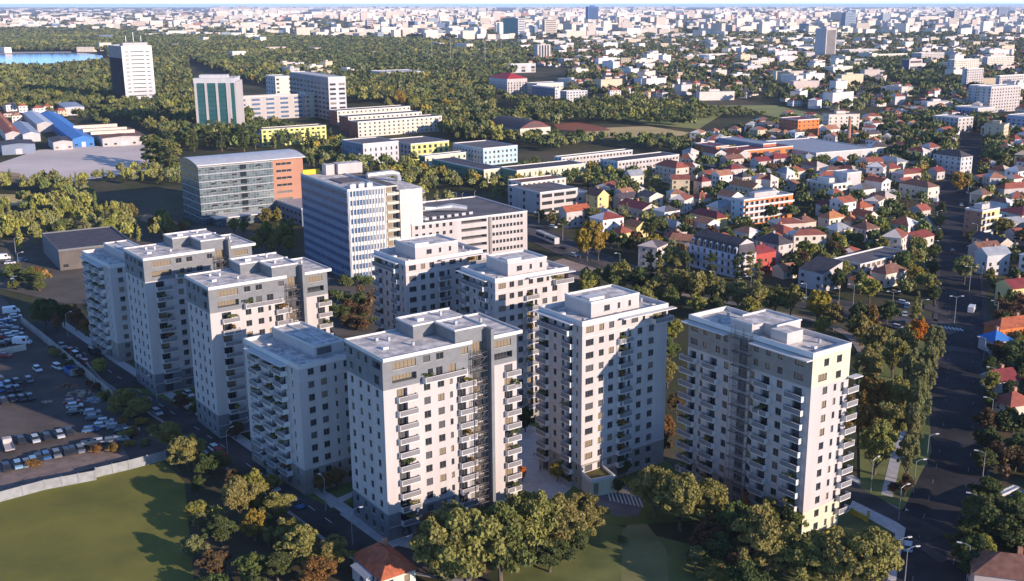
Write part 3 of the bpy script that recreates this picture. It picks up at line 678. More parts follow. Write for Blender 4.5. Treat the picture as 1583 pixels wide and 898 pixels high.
#==PART3==
# ------------------------------------------------------------------ other large buildings, each given by its near roof corner
def rows(W_, n, fh, z0, ww, hh, sp, sill=.9, m0=1.2, m1=None, var=None, skip=None):
    """regular windows of a facade W_ wide with n floors"""
    out = []; m1 = m0 if m1 is None else m1; k = max(1, int((W_-m0-m1-ww)/sp)+1); sp2 = (W_-m0-m1-ww)/max(1, k-1) if k > 1 else 0
    for i in range(n):
        for j in range(k):
            if skip and skip(j, i): continue
            out.append(('w', m0+j*sp2, z0+i*fh+sill, ww, hh, var, .2))
    return out
def place(nx, ny, lx, rx, h, deg):
    x, y = un(nx, ny, h); a = fit(nx, ny, rx, h, deg) if rx else 12; b = fit(nx, ny, lx, h, deg+90) if lx else 12
    return x, y, rad(deg), a, b
def flat_block(nx, ny, lx, rx, h, deg, label, wr, wl=None, roof=None, n=4, fh=3.0, ww=1.4, hh=1.4, sp=3.2, wwl=None, spl=None, name='apartment_block', cat='building', group=None, frame=None, par=.5, band=None, a=None, b=None, extra=None, cap=100, trim=None, var=None, lm=None, z0=.3):
    if name == 'hall_building': trim = GREYD  # dark roof edge to go with the hall's painted shade
    x, y, th, aa, bb = place(nx, ny, lx, rx, h, deg); aa = a or aa; bb = b or bb
    B = Bld(name, label, cat, x, y, th, aa, bb, h, group); wl = wl or wr; zc = []
    colR = lambda s, z: (band[0] if band and band[1](s, z) else wr); colL = lambda s, z: wl
    if band and len(band) > 2: zc = band[2]
    B.facade('R', rows(aa, n, fh, z0, ww, hh, sp, var=var), colR, zc)
    B.facade('L', rows(bb, n, fh, z0, wwl or ww, hh, spl or sp, var=var) if bb > 4 and spl != 0 else [], colL)
    B.plain_back(wl); z = h-par
    roof_slab(B, z-.02, par, m=roof or ROOFD, wall=trim or TRIM)
    if extra: extra(B)
    B.finish(cap=cap, wframe=frame)
    if lm: c, s_ = math.cos(th), math.sin(th); LAND.append((lm, x+c*aa/2-s_*bb/2, y+s_*aa/2+c*bb/2))
    return B
def roofbox(B, x0, x1, y0, y1, z0, z1, m, name='roof_house', top=None):
    q = MB(); q.box(x0, x1, y0, y1, z0, z1, m, top); return q.build(name, B.root)
def wcol(key, c, v=.05): return mat(key, c, .85, v, .1)
PINK = wcol('pale_pink_render', (.62,.50,.46)); YELR = wcol('yellow_render', (.72,.58,.26)); LIMER = wcol('lime_render', (.62,.62,.22)); MINT = wcol('mint_render', (.10,.24,.17)); SKYB = wcol('pale_blue_render', (.45,.60,.68))
ORNR = wcol('orange_render', (.62,.20,.06)); BRICK = wcol('orange_brick', (.43,.215,.14)); GREYR = wcol('grey_render', (.40,.40,.42)); BEIGE = wcol('beige_render', (.58,.50,.42)); TERRA = wcol('terracotta_render', (.40,.15,.09))
BLUEG = wcol('slate_blue_panel', (.20,.24,.32)); LGREY = wcol('light_grey_render', (.55,.54,.55)); CREAMW = wcol('warm_white_render', (.66,.60,.51)); TEAL = plain('teal_glass', (.03,.11,.12), .1, 0, .8); STONE = wcol('grey_stone', (.34,.31,.31))
RT_RED = mat('red_tile_roof', (.42,.12,.06), .85, .15, .8); RT_ORG = mat('orange_tile_roof', (.50,.20,.09), .85, .15, .8); RT_MAR = MAROON; RT_GRY = mat('grey_metal_roof', (.34,.36,.40), .5, .08, .3); RT_DRK = mat('dark_slate_roof', (.085,.075,.085), .8, .12, .4); RT_BRN = mat('brown_tile_roof', (.22,.11,.08), .85, .15, .6); RT_BLU = mat('blue_metal_roof', (.05,.20,.55), .5, .06, .3)
# glass building with a barrel roof and a brick end
def curtain_mat():
    m = bpy.data.materials.new('curtain_wall_glass'); m.use_nodes = True; n = m.node_tree.nodes; l = m.node_tree.links; b = n['Principled BSDF']
    b.inputs['Roughness'].default_value = .18; b.inputs['Specular IOR Level'].default_value = .7
    tc = n.new('ShaderNodeTexCoord'); v = n.new('ShaderNodeTexBrick'); v.offset = 0; v.inputs['Scale'].default_value = 1; v.inputs['Brick Width'].default_value = 1.5; v.inputs['Row Height'].default_value = 1.2; v.inputs['Mortar Size'].default_value = .07
    v.inputs['Color1'].default_value = (.06,.085,.095,1); v.inputs['Color2'].default_value = (.15,.19,.20,1); v.inputs['Mortar'].default_value = (.24,.27,.28,1)
    mp = n.new('ShaderNodeVectorMath'); mp.operation = 'ADD'; sx = n.new('ShaderNodeSeparateXYZ'); cb = n.new('ShaderNodeCombineXYZ'); ad = n.new('ShaderNodeMath')
    l.new(tc.outputs['Object'], sx.inputs[0]); l.new(sx.outputs[0], ad.inputs[0]); l.new(sx.outputs[1], ad.inputs[1]); l.new(ad.outputs[0], cb.inputs[0]); l.new(sx.outputs[2], cb.inputs[1])
    l.new(cb.outputs[0], v.inputs['Vector']); l.new(v.outputs['Color'], b.inputs['Base Color']); return m
CURT = curtain_mat()
def glass_building():
    x, y, th, a, b_ = place(305, 247, 277, 467, 32.5, 36)
    B = Bld('glass_office', 'glass office building with barrel roof and orange brick end', 'office building', x, y, th, a, b_, 29.5); g = a*.70
    B.facade('R', [], lambda s, z: CURT if s < g else (BRICK if z > 13 else BRICK), (3.0,), s0=0); 
    B.walls = MB(); B.walls.box(0, g, 0, b_, 0, 29.5, CURT); B.walls.box(g, a, .0, b_, 0, 29.5, BRICK)
    bands = MB()
    for i in range(1, 9):
        z = i*3.6; bands.box(-.15, g, -.15, 0-.003, z-.35, z+.15, GREYR); bands.box(-.15, -.003, 0, b_, z-.3, z+.1, GREYR)
    bands.build('floor_bands', B.root)
    st = MB()
    for i in range(8): st.box(g*.55, g*.63, -.35, -.16, 1.0+i*3.6, 3.2+i*3.6, GLASS)
    st.build('stair_glazing', B.root)
    for i in range(8):
        for s in (g+3.0, g+5.8, g+8.6):
            B.win.append(('R', s, .06, 1.2+i*3.6, 2.5, 1.2, 0.0, 0))
        for s in (g*.18, g*.33, g*.47, g*.8):
            if (i+int(s)) % 3: B.win.append(('R', s, .17, 1.6+i*3.6, 2.4, 1.0, 0.0, 0))
    r = MB(); n = 10; pts = []
    for i in range(n+1): t = i/n; pts.append((-1.4+(b_+2.8)*t, 29.5+3.2*math.sin(math.pi*(.12+.76*t))-1.15+.4))
    for (y0, z0), (y1, z1) in zip(pts, pts[1:]): r.face([(-1.0,y0,z0),(a+1,y0,z0),(a+1,y1,z1),(-1.0,y1,z1)], mat('pale_metal_roof', (.52,.53,.56), .45, .05, .3)); r.face([(-1.0,y0,z0-.45),(-1.0,y1,z1-.45),(a+1,y1,z1-.45),(a+1,y0,z0-.45)], TRIM)
    P = [(y_, z_) for y_, z_ in pts]
    for xx, fl in ((-1.0, 1), (a+1, 0)):
        q = [(xx,yy,zz) for yy,zz in P]+[(xx,yy,29.45) for yy,zz in reversed(P)]; r.face(q if fl else q[::-1], CURT if fl else BRICK)
    r.box(-1.0, a+1, -1.45, -1.4, pts[0][1]-.45, pts[0][1], TRIM); r.build('barrel_roof', B.root)
    c = MB(); c.box(g*.1, g*.82, -9, -.4, 4.0, 4.5, TRIM); c.box(g*.12, g*.8, -8, -.4, 0, 3.95, CURT); c.build('entrance_canopy', B.root)
    B.finish(); LAND.append(('the glass office', *B.world((a/2, b_/2, 0))[:2]))
glass_building()
lw = flat_block(466, 322, 388, 530, 9, 36, 'low blue-grey flat building joining the glass office to the finned office', BLUEG, BLUEG, RT_GRY, 2, 3.6, 2.6, 1.5, 5, name='low_annexe', cat='building')
# white finned office block
def finned_office():
    x, y, th, a, b_ = place(537, 293, 465, 596, 36.8, 33)
    B = Bld('finned_office', 'white finned office block with shaded blue-grey side and curved tiled bay', 'office block', x, y, th, a, b_, 36.8)
    nf = 10; fh = 3.6; E = []
    for i in range(nf):
        E += [('w', .85+j*(a-1.6)/11, .6+i*fh+.8, .95, 2.1, 3, .2) for j in range(11)]
    B.facade('R', E, lambda s, z: TRIM)
    sg = mat('blue_grey_glazing', (.22,.27,.38), .35, .06, .3, spec=.6); B.facade('L', [], lambda s, z: sg)
    bd = MB()
    for i in range(nf): bd.box(-.12, -.003, .2, b_-.2, .9+i*fh, 2.5+i*fh, mat('dark_blue_glazing', (.07,.11,.22), .2, .1, .3, spec=.7))
    bd.build('glazing_band', B.root)
    B.plain_back(BLUEG)
    fn = MB()
    for j in range(12): xx = .35+j*(a-.8)/11; fn.box(xx, xx+.16, -.32, -.01, 1.0, 36.2, TRIM)
    fn.build('facade_fins', B.root)
    fl = MB()
    for j in range(26): yy = .3+j*(b_-.6)/25; fl.box(-.2, -.13, yy, yy+.12, .5, 36.3, mat('blue_grey_fin', (.33,.37,.46), .6, .04, .3))
    fl.build('side_fins', B.root)
    # curved bay
    bx = MB(); n = 12; x0, L, dp = a+.02, 16.5, 5.5
    bx.box(x0, x0+5.5, 1.2, b_-3, 0, 36.5, CREAMW, ROOFD)
    poly = [(x0+5.52, b_-6), (x0+5.52, -1.0), (x0+L-3, -1.0)]+[(x0+L-3+3*math.sin(t), 2.0-3*math.cos(t)) for t in [k*math.pi/2/6 for k in range(1, 7)]]+[(x0+L, b_-6)]
    bx.prism(poly, 0, 34.8, mat('tiled_bay', (.74,.67,.60), .8, .04, .4), ROOFM); bx.build('curved_bay', B.root)
    gr = MB(); gm = mat('bay_joints', (.40,.38,.36), .8, .05, 1)
    for i in range(14): gr.box(x0+5.5, x0+L-3, -1.06, -1.003, 2.0+i*2.4, 2.12+i*2.4, gm)
    for i in range(7): gr.box(x0+6.2+i*1.15, x0+6.3+i*1.15, -1.065, -1.003, 1, 34.5, gm)
    gr.build('bay_joints', B.root)
    bl = MB()
    for i in range(nf): bl.box(x0+.2, x0+5.4, -.6, 1.2, .6+i*fh, 1.6+i*fh, CREAMW); bl.box(x0+3.2, x0+5.3, 1.1, 1.19, 1.7+i*fh, 3.6+i*fh, GLASS); bl.box(x0+.4,x0+3.0,1.1,1.19,1.7+i*fh,3.6+i*fh,GLASS2)
    bl.build('loggias', B.root)
    for i in range(nf-1):
        q = MB(); q.box(x0+L, x0+L+1.4, 1.5, 6, 3.4+i*fh, 3.55+i*fh, TRIM); q.box(x0+L+1.32, x0+L+1.4, 1.5, 6, 3.55+i*fh, 4.5+i*fh, TRIM); q.build('balcony', B.root)
    roof_slab(B, 36.2, .7)
    q = MB(); q.box(5, a-2, b_*.35, b_*.62, 36.22, 36.6, ROOFD); q.build('roof_deck', B.root)
    q = MB(); q.box(a-3, a+8, b_-9, b_-3, 36.52, 40.8, WHITE, ROOFM); q.box(a-7.5, a-3.4, b_-7, b_-2.5, 36.25, 40.5, WHITE, ROOFM); q.build('roof_house', B.root)
    q = MB(); ym = wcol('yellow_parapet', (.70,.50,.05)); q.box(.4, a-8, b_-1.2, b_-.35, 36.25, 38.3, ym); q.build('yellow_parapet', B.root)
    for xx in (2.5, 6, 9.5): q = MB(); q.box(xx, xx+2.4, 3, 5.2, 36.22, 38.1, GALV); q.tube([(xx+1.2,4.1,38.1),(xx+1.2,4.1,38.4)], .7, GALV, 10); q.build('cooling_unit', B.root)
    dt = MB(); dt.tube([(a+1,b_*.4,38.2),(a+12,b_*.4,38.6),(a+14.5,b_*.4,37.8),(a+15,b_*.4,35.2)], 1.3, GALV, 10); dt.build('roof_duct', B.root)
    B.finish(); LAND.append(('the finned office', *B.world((a/2, b_/2, 0))[:2]))
finned_office()
# wide office with parking deck slots
def deck_office():
    x0, y0 = un(757, 333, 20.5); dg = 33; th = rad(dg); L = 36; x, y = x0-math.cos(th)*L, y0-math.sin(th)*L; a = L+fit(757, 333, 815, 20.5, dg)
    B = Bld('deck_office', 'wide white office block with dark flat roof, ribbon windows and open parking decks', 'office block', x, y, th, a, 44, 20.5)
    E = []
    for i in range(6):
        z = .8+i*3.3
        E += [('w', L+1.2+j*1.72, z+.9, 1.2, 1.4, 0, .25) for j in range(int((a-L-2.5)/1.72))]
        if i: E.append(('w', L-13.5, z+.9, 12.0, 1.3, 0, 2.5))
        E += [('w', 1.5+j*3.1, z+.9, 1.3, 1.5, 0) for j in range(6)]
    B.facade('R', E, lambda s, z: WHITE); B.facade('L', [], lambda s, z: WHITE); B.plain_back(WHITE)
    roof_slab(B, 20.2, .5, m=ROOFD)
    q = MB(); q.box(L-.5, L+.6, -.5, -.01, .5, 20, STEEL); q.build('drain_shaft', B.root)
    q = MB(); q.tube([(8,22,21.8),(12,20,22.4),(20,18,22.2),(27,17,22.4),(33,14,21.6)], [1.2,1.6,.9,1.7,1.3], GALV, 10); q.build('roof_duct', B.root)
    q = MB(); q.tube([(6,34,22),(16,36,22.4),(24,36,22)], [1.3,1.7,1.2], GALV, 10); q.build('roof_duct', B.root)
    for k in range(7): q = MB(); q.box(9+k*3.6, 10.8+k*3.6, 6+k*.3, 8, 20.22, 21.3, GALV); q.build('cooling_unit', B.root)
    for k in range(9): q = MB(); q.tube([(2+k*6.4,43.2,20.2),(2+k*6.4,43.2,22.8),(2+k*6.4,42.2,23)], .1, STEEL, 5); q.build('roof_lamp', B.root)
    B.finish(); LAND.append(('the deck office', *B.world((a*.6, 20, 0))[:2]))
deck_office()
# white tower block far left
def white_highrise():
    x, y, th, a_, b_ = place(187, 71, 167, 234, 63, 38); B = Bld('office_tower', 'tall white tower block with dark shaded side near the lake', 'tower block', x, y, th, a_, b_, 63)
    E = []
    for i in range(14):
        if 0 < i: E += [('w', a_*.10, i*4.2+1.6, a_*.12, 1.0, 2, .2), ('w', a_*.28, i*4.2+1.6, a_*.44, 1.0, 2, .2), ('w', a_*.78, i*4.2+1.6, a_*.12, 1.0, 2, .2)]
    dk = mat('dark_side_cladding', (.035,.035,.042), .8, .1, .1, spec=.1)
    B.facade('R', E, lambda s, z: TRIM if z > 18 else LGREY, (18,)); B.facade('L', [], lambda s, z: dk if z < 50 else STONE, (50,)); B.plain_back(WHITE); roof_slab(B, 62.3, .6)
    q = MB(); q.box(3, a_-3, 3, 14, 62.4, 66, WHITE, ROOFM); q.build('roof_house', B.root)
    for k in range(3): q = MB(); q.tube([(8+k*8,8,67),(8+k*8,8,73+k % 2*4)], .35, GALV, 5); q.build('roof_mast', B.root)
    B.finish(); LAND.append(('the tall white tower', *B.world((17, 15, 0))[:2]))
white_highrise()
def green_highrise():
    x, y, th, a, b_ = place(299, 121, None, 361, 46, 6); b_ = 30
    B = Bld('office_tower', 'green glass tower with white piers beside the long beige office', 'tower block', x, y, th, a, b_, 46)
    B.walls.box(0, a, 0, b_, 0, 42, TEAL); B.walls.box(-.3, a+.3, -.3, b_, 42, 46, LGREY, ROOFM); B.walls.box(a-4, a+2, .5, b_, 0, 43, WHITE)
    for k, s in enumerate((0, 8.5, 17.5, 26, a-5)): q = MB(); q.box(s, s+1.9, -.7, -.01, 0, 42, WHITE); q.build('pier', B.root)
    for i in range(1, 11): q = MB(); q.box(2.6, a-5, -.25, -.01, i*3.9-.4, i*3.9, mat('dark_green_spandrel', (.02,.06,.05), .4)); q.build('spandrel', B.root)
    for s in (3, 12, 21): q = MB(); q.box(-.5, -.01, s, s+4, 0, 42, WHITE if s != 12 else TEAL); q.build('side_pier', B.root)
    q = MB(); q.box(4, a-6, 4, 14, 46, 48.5, LGREY, ROOFM); q.build('roof_house', B.root)
    B.finish(); LAND.append(('the green glass tower', *B.world((17, 15, 0))[:2]))
green_highrise()
flat_block(364, 150, 358, 468, 22.5, 36, 'long beige office with turquoise ribbon windows beside the green glass tower', wcol('pinkish_grey_render', (.50,.455,.43)), GREYR, ROOFD, 5, 4.2, 8, 2.0, 12.5, var=3, name='office_block', lm='the long beige office')
flat_block(472, 143, 462, 512, 24, 36, 'beige office wing with small square windows right of the long beige office', BEIGE, GREYR, ROOFD, 5, 4.4, 2.2, 1.9, 6.5, name='office_block')
flat_block(507, 119, 447, 534, 40, 33, 'grey banded office slab with white end above the beige office wing', LGREY, STONE, ROOFM, 8, 4.4, 6, 2, 9, name='office_block')
flat_block(425, 118, 402, 452, 32, 33, 'white stepped office behind the long beige office', CREAMW, LGREY, ROOFM, 7, 4.4, 3, 2, 7, name='office_block', b=30)
flat_block(404, 200, 394, 504, 13.5, 36, 'yellow four-storey building with dark flat roof behind the glass office', LIMER, LGREY, ROOFD, 4, 3.2, 2.3, 1.3, 4.2, name='school_building', var=0, trim=CREAMW, lm='the yellow school')
for q, lb in (((553,188,538,683,13), 'nearest of three parallel cream slab buildings above the yellow school'), ((538,180,524,652,13), 'middle of three parallel cream slab buildings above the yellow school'), ((521,171,508,634,13), 'rearmost of three parallel cream slab buildings above the yellow school')):
    flat_block(*q, 38, lb, CREAMW, TERRA, RT_DRK, 4, 3.0, 1.6, 1.4, 4.4, name='apartment_block', group='three parallel cream slabs')
LAND.append(('the cream slabs', *un(600, 200)))
flat_block(561, 222, 508, 616, 14.5, 38, 'grey flat-roofed block with vertical window strips right of the yellow school', LGREY, BLUEG, ROOFD, 3, 3.8, 1.1, 2.2, 3.6, name='school_building', b=30)
flat_block(635, 222, 621, 694, 12, 38, 'dark building with lime wall panels right of the grey flat-roofed block', LIMER, LGREY, ROOFD, 3, 3.4, 2.2, 2.2, 4.2, name='school_building', b=34)
flat_block(657, 241, 648, 760, 8.5, 40, 'long low cream building with dark roof above the mint school', CREAM, MINT, RT_DRK, 2, 3.6, 1.5, 1.6, 4.0, name='school_building')
flat_block(748, 262, 668, 779, 8.5, 36, 'mint green low school with cream end wall', CREAM, MINT, RT_DRK, 2, 3.6, 1.4, 1.6, 3.6, name='school_building', lm='the mint school')
flat_block(799, 263, 773, 905, 9, 36, 'long cream school block with slit windows and mint end', CREAM, MINT, RT_DRK, 2, 3.8, .9, 2.0, 3.8, name='school_building')
flat_block(747, 229, 700, 800, 12, 38, 'white and blue school block with dark roof behind the mint school', SKYB, LGREY, ROOFD, 3, 3.4, 1.6, 1.6, 3.4, name='school_building')
flat_block(955, 249, 928, 1050, 10.8, 38, 'long white school block with blue shaded end, nearer of the pair', WHITE, SKYB, RT_DRK, 3, 3.3, 1.6, 1.3, 2.8, name='school_building', lm='the white school')
flat_block(868, 243, 857, 978, 10, 38, 'long white school block behind the blue-ended school block', WHITE, SKYB, RT_DRK, 3, 3.1, 1.6, 1.3, 2.8, name='school_building')
flat_block(835, 297, 786, 893, 12, 36, 'grey modern office with white framed strip windows beside the tram stop', WHITE, GREYR, ROOFD, 3, 3.8, 6.5, 1.8, 7.4, spl=9, wwl=2, name='office_block', var=0, lm='the grey tram-side office')
flat_block(892, 298, 886, 913, 9, 36, 'small white annexe right of the grey tram-side office', WHITE, LGREY, RT_GRY, 2, 3.6, 1.8, 1.6, 3.4, name='annexe', b=12)
flat_block(806, 282, 785, 875, 13, 36, 'cream terraced apartment block behind the grey tram-side office', CREAMW, PINK, RT_BRN, 4, 3.1, 1.5, 1.5, 3.2)
# mansard hotel
def mansard():
    x, y, th, a, b_ = place(1143, 384, 1066, 1170, 12.5, 36)
    B = Bld('hotel', 'pale blue hotel with dark mansard roof and arched dormers beside the tram boulevard', 'hotel', x, y, th, a, b_, 9.6)
    wb = wcol('pale_blue_wall', (.50,.56,.68)); E = rows(b_, 3, 3.1, .3, 1.2, 1.7, 3.1, .8, 1.5, var=0)
    B.facade('L', E, lambda s, z: wb); B.facade('R', rows(a, 3, 3.1, .3, 1.2, 1.6, 3.4, .8, 1.2), lambda s, z: WHITE); B.plain_back(WHITE)
    r = MB(); i = 1.4
    r.face([(0,0,9.6),(0,b_,9.6),(i,b_-i,13.4),(i,i,13.4)][::-1], RT_DRK); r.face([(0,0,9.6),(a,0,9.6),(a-.2,i,13.4),(i,i,13.4)], RT_DRK); r.face([(a,0,9.6),(a,b_,9.6),(a-.2,b_-i,13.4),(a-.2,i,13.4)], WHITE); r.face([(a,b_,9.6),(0,b_,9.6),(i,b_-i,13.4),(a-.2,b_-i,13.4)], RT_DRK)
    m = (a-.2+i)/2; r.face([(i,i,13.4),(m,i,15.4),(m,b_-i,15.4),(i,b_-i,13.4)], RT_DRK); r.face([(m,i,15.4),(a-.2,i,13.4),(a-.2,b_-i,13.4),(m,b_-i,15.4)], RT_DRK); r.face([(i,i,13.4),(a-.2,i,13.4),(m,i,15.4)], WHITE); r.face([(i,b_-i,13.4),(m,b_-i,15.4),(a-.2,b_-i,13.4)], WHITE)
    ro = r.build('mansard_roof', B.root)
    for k in range(8):
        yy = 2.2+k*(b_-4.4)/7+(0.8 if k > 4 else 0)*0; d = MB(); pts = [(yy-.9,9.9),(yy+.9,9.9),(yy+.9,11.7),(yy+.6,12.3),(yy,12.6),(yy-.6,12.3),(yy-.9,11.7)]
        d.face([(-.15,p,q) for p,q in pts][::-1], WHITE)
        for (p,q),(p2,q2) in zip(pts, pts[1:]+pts[:1]): d.face([(-.15,p,q),(-.15,p2,q2),(1.6,p2,q2),(1.6,p,q)], RT_GRY)
        d.box(-.2,-.16,yy-.55,yy+.55,10.1,11.9,GLASS); d.build('dormer', ro)
    for z in (3.2, 6.3): q = MB(); q.box(-.5,-.01,3,b_-3,z,z+.8,WHITE); q.build('balcony', B.root)
    B.finish(); LAND.append(('the mansard hotel', *B.world((a/2, b_/2, 0))[:2]))
mansard()
# villa block with banded balconies
def banded_block(nx, ny, lx, rx, h, deg, label, wr, wl, n=4, accent=None, lm=None, name='apartment_block', roof=None):
    x, y, th, a, b_ = place(nx, ny, lx, rx, h, deg); b_ = max(b_, 9)
    B = Bld(name, label, 'apartment block', x, y, th, a, b_, h)
    fh = (h-.8)/n; E = [('w', 1.0+j*3.4, .5+i*fh, 2.2, 2.0, (0,2)[j % 2], .8) for i in range(n) for j in range(max(1, int((a-1.6)/3.4)))]
    B.facade('R', E, (lambda s, z: accent if accent and s > a*.45 else wr)); B.facade('L', rows(b_, n, fh, .3, 1.2, 1.4, 3.6), lambda s, z: wl); B.plain_back(wr)
    for i in range(1, n):
        q = MB(); q.box(.4, a-.3, -1.4, -.01, i*fh+.1, i*fh+.3, TRIM); q.box(.4, a-.3, -1.45, -1.33, i*fh+.3, i*fh+1.15, TRIM); q.build('balcony', B.root)
    roof_slab(B, h-.4, .6, m=roof or RT_GRY)
    q = MB(); q.box(a*.3, a*.75, b_*.35, b_*.8, h-.38, h+2.1, wr, RT_GRY); q.build('roof_house', B.root)
    B.finish()
    if lm: LAND.append((lm, *B.world((a/2, b_/2, 0))[:2]))
banded_block(1150, 309, 1135, 1226, 13, 33, 'modern white flats with banded balconies and roof terrace behind the mansard hotel', WHITE, SKYB, 4, ORNR, 'the banded white flats')
banded_block(1288, 285, 1247, 1316, 9.5, 33, 'cream three-storey flats joined to a tall blank white end wall', CREAMW, BEIGE, 3, None, 'the cream flats')
flat_block(1310, 267, 1288, 1332, 15, 33, 'narrow white apartment slab with tall blank sunlit end wall', WHITE, LGREY, RT_GRY, 4, 3.2, 1.2, 1.2, 30)
banded_block(1519, 326, 1506, 1546, 13.5, 36, 'white corner flats with yellow balcony recesses right of the boulevard', WHITE, BRICK, 4, YELR, 'the yellow-balcony flats')
# white buildings near crossing
def slope_house(nx, ny, lx, rx, h, deg, label, wr, wl, roofm, rise=2.5, n=2, name='house', cat='house', lm=None):
    x, y, th, a, b_ = place(nx, ny, lx, rx, h, deg); B = Bld(name, label, cat, x, y, th, a, b_, h)
    B.facade('R', rows(a, n, 3.0, .3, 1.3, 1.4, 3.2), lambda s, z: wr); B.facade('L', rows(b_, n, 3.0, .3, 1.6, 1.4, 4), lambda s, z: wl); B.plain_back(wr)
    r = MB(); r.face([(0,0,h),(a,0,h+rise),(0,0,h)][:0] or [(-.3,-.3,h+.1),(a,-.3,h+rise),(a,b_+.3,h+rise),(-.3,b_+.3,h+.1)], roofm); r.face([(0,0,h),(a,0,h),(a,0,h+rise-.05)], wr); r.face([(a,0,h),(a,b_,h),(a,b_,h+rise-.05),(a,0,h+rise-.05)], wr); r.face([(0,b_,h),(a,b_,h+rise-.05),(a,b_,h)], wr)
    r.build('roof', B.root); B.finish()
    if lm: LAND.append((lm, *B.world((a/2, b_/2, 0))[:2]))
slope_house(1272, 424, 1235, 1302, 7, 36, 'white house with large dark mono-pitch roof and green glass balcony', WHITE, LGREY, RT_DRK, 3.6, lm='the mono-pitch house')
flat_block(1330, 408, 1296, 1408, 6.5, 40, 'long low white building with dark flat roof and blue windows near the boulevard', WHITE, LGREY, ROOFD, 2, 3.0, 2.2, 1.6, 3.4, name='office_block', lm='the low white office', b=13)
# orange school, orange flats, sheds, hall, palace, warehouses
flat_block(1141, 233, 1112, 1226, 9, 33, 'orange brick school complex with flat roofs', ORNR, TERRA, MAROON, 2, 3.8, 6, 1.8, 9, name='school_building', lm='the orange school')
flat_block(1107, 226, 1074, 1128, 8, 33, 'dark orange low wing left of the orange school complex', ORNR, TERRA, MAROON, 1, 4, 3, 1.5, 12, name='school_building')
flat_block(1180, 222, 1095, 1200, 11, 33, 'blue-grey sports hall with white roof edge behind the orange school', TERRA, BLUEG, RT_GRY, 1, 4, 3, 1.5, 12, name='sports_hall', b=46)
flat_block(1234, 185, 1205, 1267, 16, 30, 'bright orange apartment block with stair strip', ORNR, TERRA, MAROON, 5, 3.0, 1.4, 1.3, 4, lm='the orange flats')
flat_block(1262, 236, 1205, 1356, 7, 28, 'wide grey shed roof beside a brick chimney', LGREY, LGREY, RT_GRY, 1, 3, 2, 1.5, 9, name='factory_shed', b=70, lm='the grey factory shed')
x_, y_ = un(1311, 226); t_ = MB(); t_.tube([(0,0,0),(0,0,22)], [1.7,1.1], BRICK, 12); o_ = thing('chimney_stack', 'tall brick factory chimney standing by the grey shed', 'chimney', (x_, y_, 0)); t_.build('shaft', o_); t_ = MB(); t_.tube([(0,0,22),(0,0,22.8)], 1.3, STONE, 12); t_.build('rim', o_); FOOT.append((x_, y_, 3))
def arched_hall():
    x, y, th, a, b_ = place(804, 199, 755, 851, 6, 33); b_ = max(b_, 34); B = Bld('sports_hall', 'sports hall with dark curved roof and reddish glazed gable', 'sports hall', x, y, th, a, b_, 6)
    B.facade('R', rows(a, 1, 3, .3, 3, 1.6, 5), lambda s, z: CREAMW); B.facade('L', rows(b_, 1, 3, .3, 2, 1.6, 5), lambda s, z: LGREY); B.plain_back(CREAMW)
    r = MB(); n = 10; P = [(-1+(a+2)*i/n, 5.9+6.0*math.sin(math.pi*i/n)) for i in range(n+1)]
    for (p, q), (p2, q2) in zip(P, P[1:]): r.face([(p,-1,q),(p2,-1,q2),(p2,b_+1,q2),(p,b_+1,q)], RT_DRK)
    r.face([(p,.02,q-.1) for p, q in P][::-1], mat('dark_red_gable', (.16,.05,.05), .6)); r.face([(p,b_-.02,q-.1) for p, q in P], CREAMW); ro = r.build('curved_roof', B.root)
    for s in (a*.3, a*.45, a*.6): link('window', window_mesh(3, 2.4, 2), ro, (s, -.03, 7))
    B.finish(); LAND.append(('the arched hall', *B.world((a/2, b_/2, 0))[:2]))
arched_hall()
def hip(mb, x0, x1, y0, y1, z, rise, m, ov=.5, gable=None, wm=None):
    x0 -= ov; x1 += ov; y0 -= ov; y1 += ov; w_, d_ = x1-x0, y1-y0
    if w_ >= d_:
        i = 0 if gable else d_/2; A, Bq = (x0+i, (y0+y1)/2, z+rise), (x1-i, (y0+y1)/2, z+rise)
        mb.face([(x0,y0,z),(x1,y0,z),Bq,A], m); mb.face([(x1,y1,z),(x0,y1,z),A,Bq], m)
        mb.face([(x1,y0,z),(x1,y1,z),Bq], wm or m); mb.face([(x0,y1,z),(x0,y0,z),A], wm or m)
    else:
        i = 0 if gable else w_/2; A, Bq = ((x0+x1)/2, y0+i, z+rise), ((x0+x1)/2, y1-i, z+rise)
        mb.face([(x1,y0,z),(x1,y1,z),Bq,A], m); mb.face([(x0,y1,z),(x0,y0,z),A,Bq], m)
        mb.face([(x0,y0,z),(x1,y0,z),A], wm or m); mb.face([(x1,y1,z),(x0,y1,z),Bq], wm or m)
    mb.face([(x0,y1,z-.02),(x1,y1,z-.02),(x1,y0,z-.02),(x0,y0,z-.02)], wm or m)
